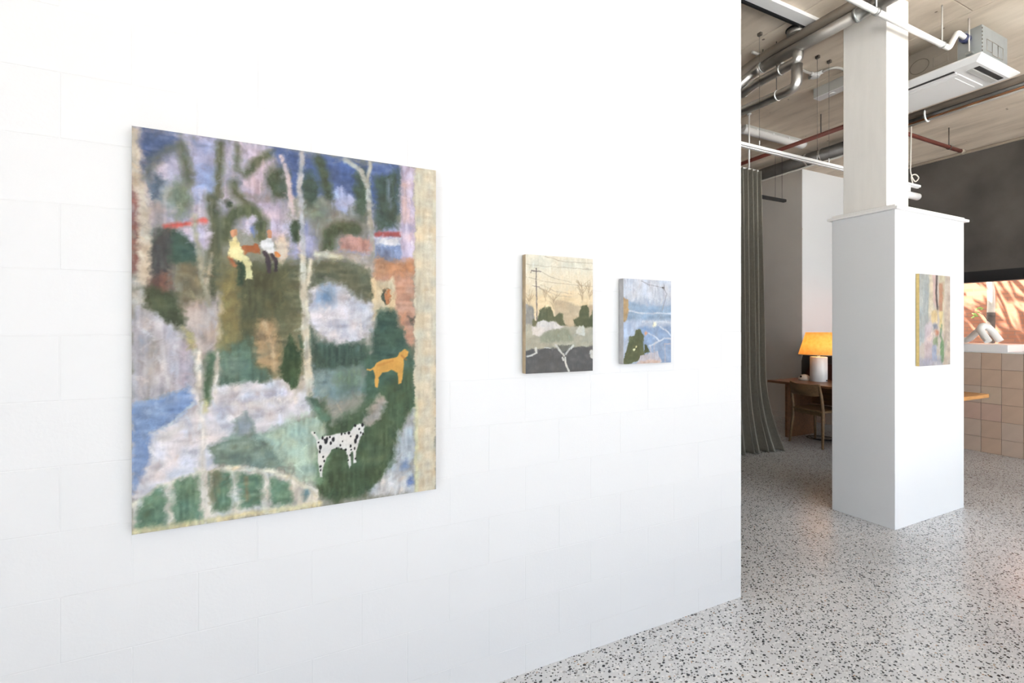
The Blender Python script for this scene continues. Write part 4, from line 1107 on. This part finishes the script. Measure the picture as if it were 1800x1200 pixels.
# round duct in the back
XDK = 6.62
kd = thing('round_duct', 'dull round steel duct at the back above the lamp corner', 'duct', (XDK, 4.4, 3.8), 'pipes under the ceiling')
MB().tube([(XDK, 3.35, 3.815), (XDK, 6.9, 3.815)], 0.088, n=28).build('duct', 'duct_dark', kd)
MB().tube([(XDK - 0.03, 3.35, 3.71), (XDK - 0.03, 6.9, 3.71)], 0.012, n=10).build('condensate_pipe', 'conduit_grey', kd)
for y in (4.02, 4.22): clamp((XDK, y, 3.815), (0, 1, 0), 0.0905, 0.03, 'foil', kd, 'joint_band')
MB().tube([(XDK, 4.08, 3.88), (XDK, 4.08, CEIL - 0.004)], 0.004, n=8).build('hanger_rod', 'wire_dark', kd)

# pipe bundle beside the cassette
XR = 5.60
pb = thing('refrigerant_bundle', 'bundle of steel, copper and lagged pipes below the air conditioner', 'pipe', (XR, 2.2, 3.5), 'pipes under the ceiling')
MB().tube([(XR - 0.01, 0.6, 3.548), (XR - 0.01, 2.9, 3.548)], 0.030, n=18).build('lagged_pipe', 'pipe_brown', pb)
MB().tube([(XR + 0.03, 0.6, 3.513), (XR + 0.03, 2.9, 3.513)], 0.024, n=18).build('steel_pipe', 'galvanised', pb)
MB().tube([(XR + 0.02, 0.6, 3.485), (XR + 0.02, 2.9, 3.485)], 0.0085, n=12).build('copper_pipe', 'copper', pb)
MB().tube([(XR + 0.03, 0.6, 3.469), (XR + 0.03, 2.9, 3.469)], 0.009, n=12).build('drain_line', 'conduit_grey', pb)
by_ = at(1629, 203, x=XR).y
band((XR + 0.012, by_, 3.518), (0, 1, 0), 0.052, 0.064, pb, m='plastic_white', r=0.008)

# ================================================================== air-conditioning cassette
PZ = 3.562
px0, px1, py0, py1 = 4.882, 5.568, 1.750, 2.70
ac = thing('ceiling_air_conditioner', 'white ceiling cassette air conditioner with grey steel body', 'air conditioner', (5.22, 2.3, PZ))
MB().box((5.0, 1.787, PZ + 0.03), (5.442, 2.66, 3.87), bev=0.003).build('body', 'cassette_steel', ac)
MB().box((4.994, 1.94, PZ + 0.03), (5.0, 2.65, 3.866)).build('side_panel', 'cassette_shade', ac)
# decorative panel: tray with sloping rim
ri = 0.05
def rect(x0_, x1_, y0_, y1_, z): return [(x0_, y0_, z), (x1_, y0_, z), (x1_, y1_, z), (x0_, y1_, z)]
MB().loft([rect(px0 + 0.01, px1 - 0.01, py0 + 0.01, py1 - 0.01, PZ + 0.045), rect(px0, px1, py0, py1, PZ + 0.038), rect(px0, px1, py0, py1, PZ + 0.028), rect(px0 + ri, px1 - ri, py0 + ri, py1 - ri, PZ + 0.0)], smooth=False).build('fascia', 'plastic_white', ac)
MB().box((px0 + 0.16, py0 + 0.20, PZ - 0.006), (px1 - 0.10, py1 - 0.16, PZ + 0.004), bev=0.003).build('intake_grille', 'plastic_white', ac)
MB().box((px0 + 0.20, py0 + 0.24, PZ - 0.009), (px1 - 0.14, py1 - 0.20, PZ - 0.005), bev=0.002).build('grille_centre', 'plastic_white', ac)
MB().box((px0 + 0.075, py0 + 0.20, PZ - 0.004), (px0 + 0.105, py1 - 0.18, PZ + 0.004), bev=0.002).build('air_slot', 'black_metal', ac)
MB().box((px0 + 0.108, py0 + 0.20, PZ - 0.006), (px0 + 0.135, py1 - 0.18, PZ + 0.003), bev=0.002).build('louvre', 'plastic_white', ac)
MB().box((px0 + 0.16, py0 + 0.068, PZ - 0.004), (px1 - 0.10, py0 + 0.105, PZ + 0.004), bev=0.002).build('air_slot', 'black_metal', ac)
MB().box((px0 + 0.16, py0 + 0.108, PZ - 0.006), (px1 - 0.10, py0 + 0.150, PZ + 0.003), bev=0.002).build('louvre', 'plastic_grey', ac)
# knock-out outlines
def outline(pts, n, r=0.0022):
    mb = MB()
    for i in range(len(pts)): mb.tube([pts[i], pts[(i + 1) % len(pts)]], r, n=6)
    return mb.build(n, 'cassette_shade', ac)
yk = 1.786
for xa_, xb_, za2, zb2 in ((5.075, 5.17, 3.68, 3.77), (5.17, 5.27, 3.665, 3.77), (5.27, 5.36, 3.67, 3.765)):
    outline([(xa_, yk, za2), (xb_, yk, za2), (xb_, yk, zb2), (xa_, yk, zb2)], 'knockout')
xk2 = 4.993
cir = [(xk2, 2.20 + 0.07 * math.cos(2 * PI * k / 20), 3.735 + 0.06 * math.sin(2 * PI * k / 20)) for k in range(20)]
mb = MB(); mb.tube(cir + [cir[0]], 0.002, n=6); mb.build('knockout', 'wire_dark', ac)
outline([(xk2, 2.0, 3.68), (xk2, 2.10, 3.68), (xk2, 2.10, 3.76), (xk2, 2.0, 3.76)], 'knockout')
for k in range(7):
    MB().box((4.9985, 1.7855, 3.655 + 0.03 * k), (5.006, 1.789, 3.667 + 0.03 * k)).build('seam_tab', 'wire_dark', ac)
for x, y in ((4.965, 1.855), (5.476, 1.855), (4.965, 2.6), (5.476, 2.6)):
    MB().tube([(x, y, 3.66), (x, y, CEIL - 0.004)], 0.006, n=10).build('hanger_rod', 'conduit_grey', ac)
    MB().box((min(x, 5.0 if x < 5.2 else 5.44) - 0.012, y - 0.02, 3.655), (max(x, 5.0 if x < 5.2 else 5.44) + 0.012, y + 0.02, 3.672)).build('hanger_bracket', 'galvanised', ac)

# white drain pipe to the cassette
YP, ZPP = 1.868, 3.638
dp = thing('drain_pipe', 'white plastic drain pipe with a raised elbow into the air conditioner', 'pipe', (4.2, YP, ZPP), 'pipes under the ceiling')
k1 = at(1668, 82, y=YP); k1 = Vector((k1.x, YP, ZPP)); k2 = at(1683, 57, y=YP + 0.01); k3 = at(1700, 66, x=4.97)
MB().tube([(1.5, YP, ZPP), k1, k2, Vector((4.995, YP + 0.015, k2.z - 0.01))], 0.0195, n=18, bend=0.028).build('pipe', 'pvc_white', dp)
MB().tube([(4.952, YP + 0.014, k2.z - 0.012), (5.0, YP + 0.014, k2.z - 0.012)], 0.032, n=20).build('coupling', 'navy_plastic', dp)
hx = at(1656, 70, y=YP).x
MB().tube([(hx, YP, ZPP), (hx, YP, CEIL - 0.004)], 0.005, n=10).build('hanger_rod', 'conduit_grey', dp)
clamp((hx, YP, ZPP), (1, 0, 0), 0.024, 0.018, 'galvanised', dp)
hx2 = at(1540, 10, y=YP).x
MB().tube([(hx2, YP, ZPP), (hx2, YP, CEIL - 0.004)], 0.007, n=10).build('hanger_rod', 'galvanised', dp)
clamp((hx2, YP, ZPP), (1, 0, 0), 0.026, 0.025, 'galvanised', dp)

# ================================================================== outside: tree and leaves
TX = 12.5
tp = at(1742, 540, x=TX)
tree = thing('tree', 'slim tree with patchy pale bark outside the strip window', 'tree', (TX, tp.y, -0.13))
rb = random.Random(2)
path = [Vector((TX, tp.y + 0.05, -0.13)), Vector((TX, tp.y + 0.02, 0.9)), Vector((TX, tp.y, 1.75))]
MB().tube(smooth_path(path, 6), [0.085, 0.062], n=14).build('lower_trunk', 'bark', tree)
path = [Vector((TX, tp.y, 1.74)), Vector((TX, tp.y + 0.01, 2.3)), Vector((TX + 0.1, tp.y + 0.2, 3.4)), Vector((TX + 0.2, tp.y + 0.5, 4.6))]
MB().tube(smooth_path(path, 6), [0.060, 0.045], n=14).build('upper_trunk', 'pale_bark', tree)
for k in range(7):
    a = rb.uniform(0, 2 * PI); z0 = 3.0 + 0.25 * k
    p0 = Vector((TX + 0.15, tp.y + 0.2 + 0.05 * k, z0)); p1 = p0 + Vector((math.cos(a) * 1.3, math.sin(a) * 1.6, rb.uniform(0.6, 1.4)))
    MB().tube([p0, (p0 + p1) / 2 + Vector((0, 0, 0.15)), p1], [0.03, 0.010], n=8).build('branch', 'bark', tree)
def leaves(n, fn, size, name, m):
    V = []; Fc = []
    for k in range(n):
        p = fn(); d = Vector((rb.gauss(0, 1), rb.gauss(0, 1), rb.gauss(0, 1))).normalized(); u = d.orthogonal().normalized(); w = d.cross(u)
        a = size * rb.uniform(0.7, 1.3); b_ = a * 0.45; i = len(V)
        V += [p - u * a, p + w * b_, p + u * a, p - w * b_]; Fc.append((i, i + 1, i + 2, i + 3))
    me = bpy.data.meshes.new(name); me.from_pydata(V, [], Fc); me.update(); me.materials.append(MATS[m])
    o = bpy.data.objects.new(name, me); COL.objects.link(o); put(o, tree); return o
cc = Vector((TX - 0.3, tp.y + 2.2, 5.2))
def crown():
    while True:
        q = Vector((rb.uniform(-1, 1), rb.uniform(-1, 1), rb.uniform(-1, 1)))
        if q.length < 1: return cc + Vector((q.x * 2.2, q.y * 4.0, q.z * 1.7))
o = leaves(820, crown, 0.23, 'foliage', 'leaf_green'); o['kind'] = 'stuff'
tw0 = Vector((TX, tp.y, 1.5)); tw1 = at(1716, 548, x=TX - 0.25)
MB().tube([tw0, (tw0 + tw1) / 2 + Vector((0, 0, 0.08)), tw1], [0.008, 0.004], n=6).build('twig', 'bark', tree)
lv = [at(x, y, x=TX - 0.25) for x, y in ((1718, 543), (1723, 541), (1726, 543), (1713, 552), (1716, 555), (1711, 557), (1720, 549))]
for p in lv:
    k = rb.uniform(0.6, 1.0); a = rb.uniform(-0.8, 0.8); q = Matrix.Rotation(a, 3, 'X')
    V = [p + q @ Vector(v) * k for v in ((0, -0.055, 0.01), (0.012, 0.0, 0.026), (0, 0.055, -0.005), (-0.012, 0.005, -0.024))]
    me = bpy.data.meshes.new('leaf'); me.from_pydata(V, [], [(0, 1, 2, 3)]); me.materials.append(MATS['leaf_lime'])
    o = bpy.data.objects.new('leaf', me); COL.objects.link(o); put(o, tree)
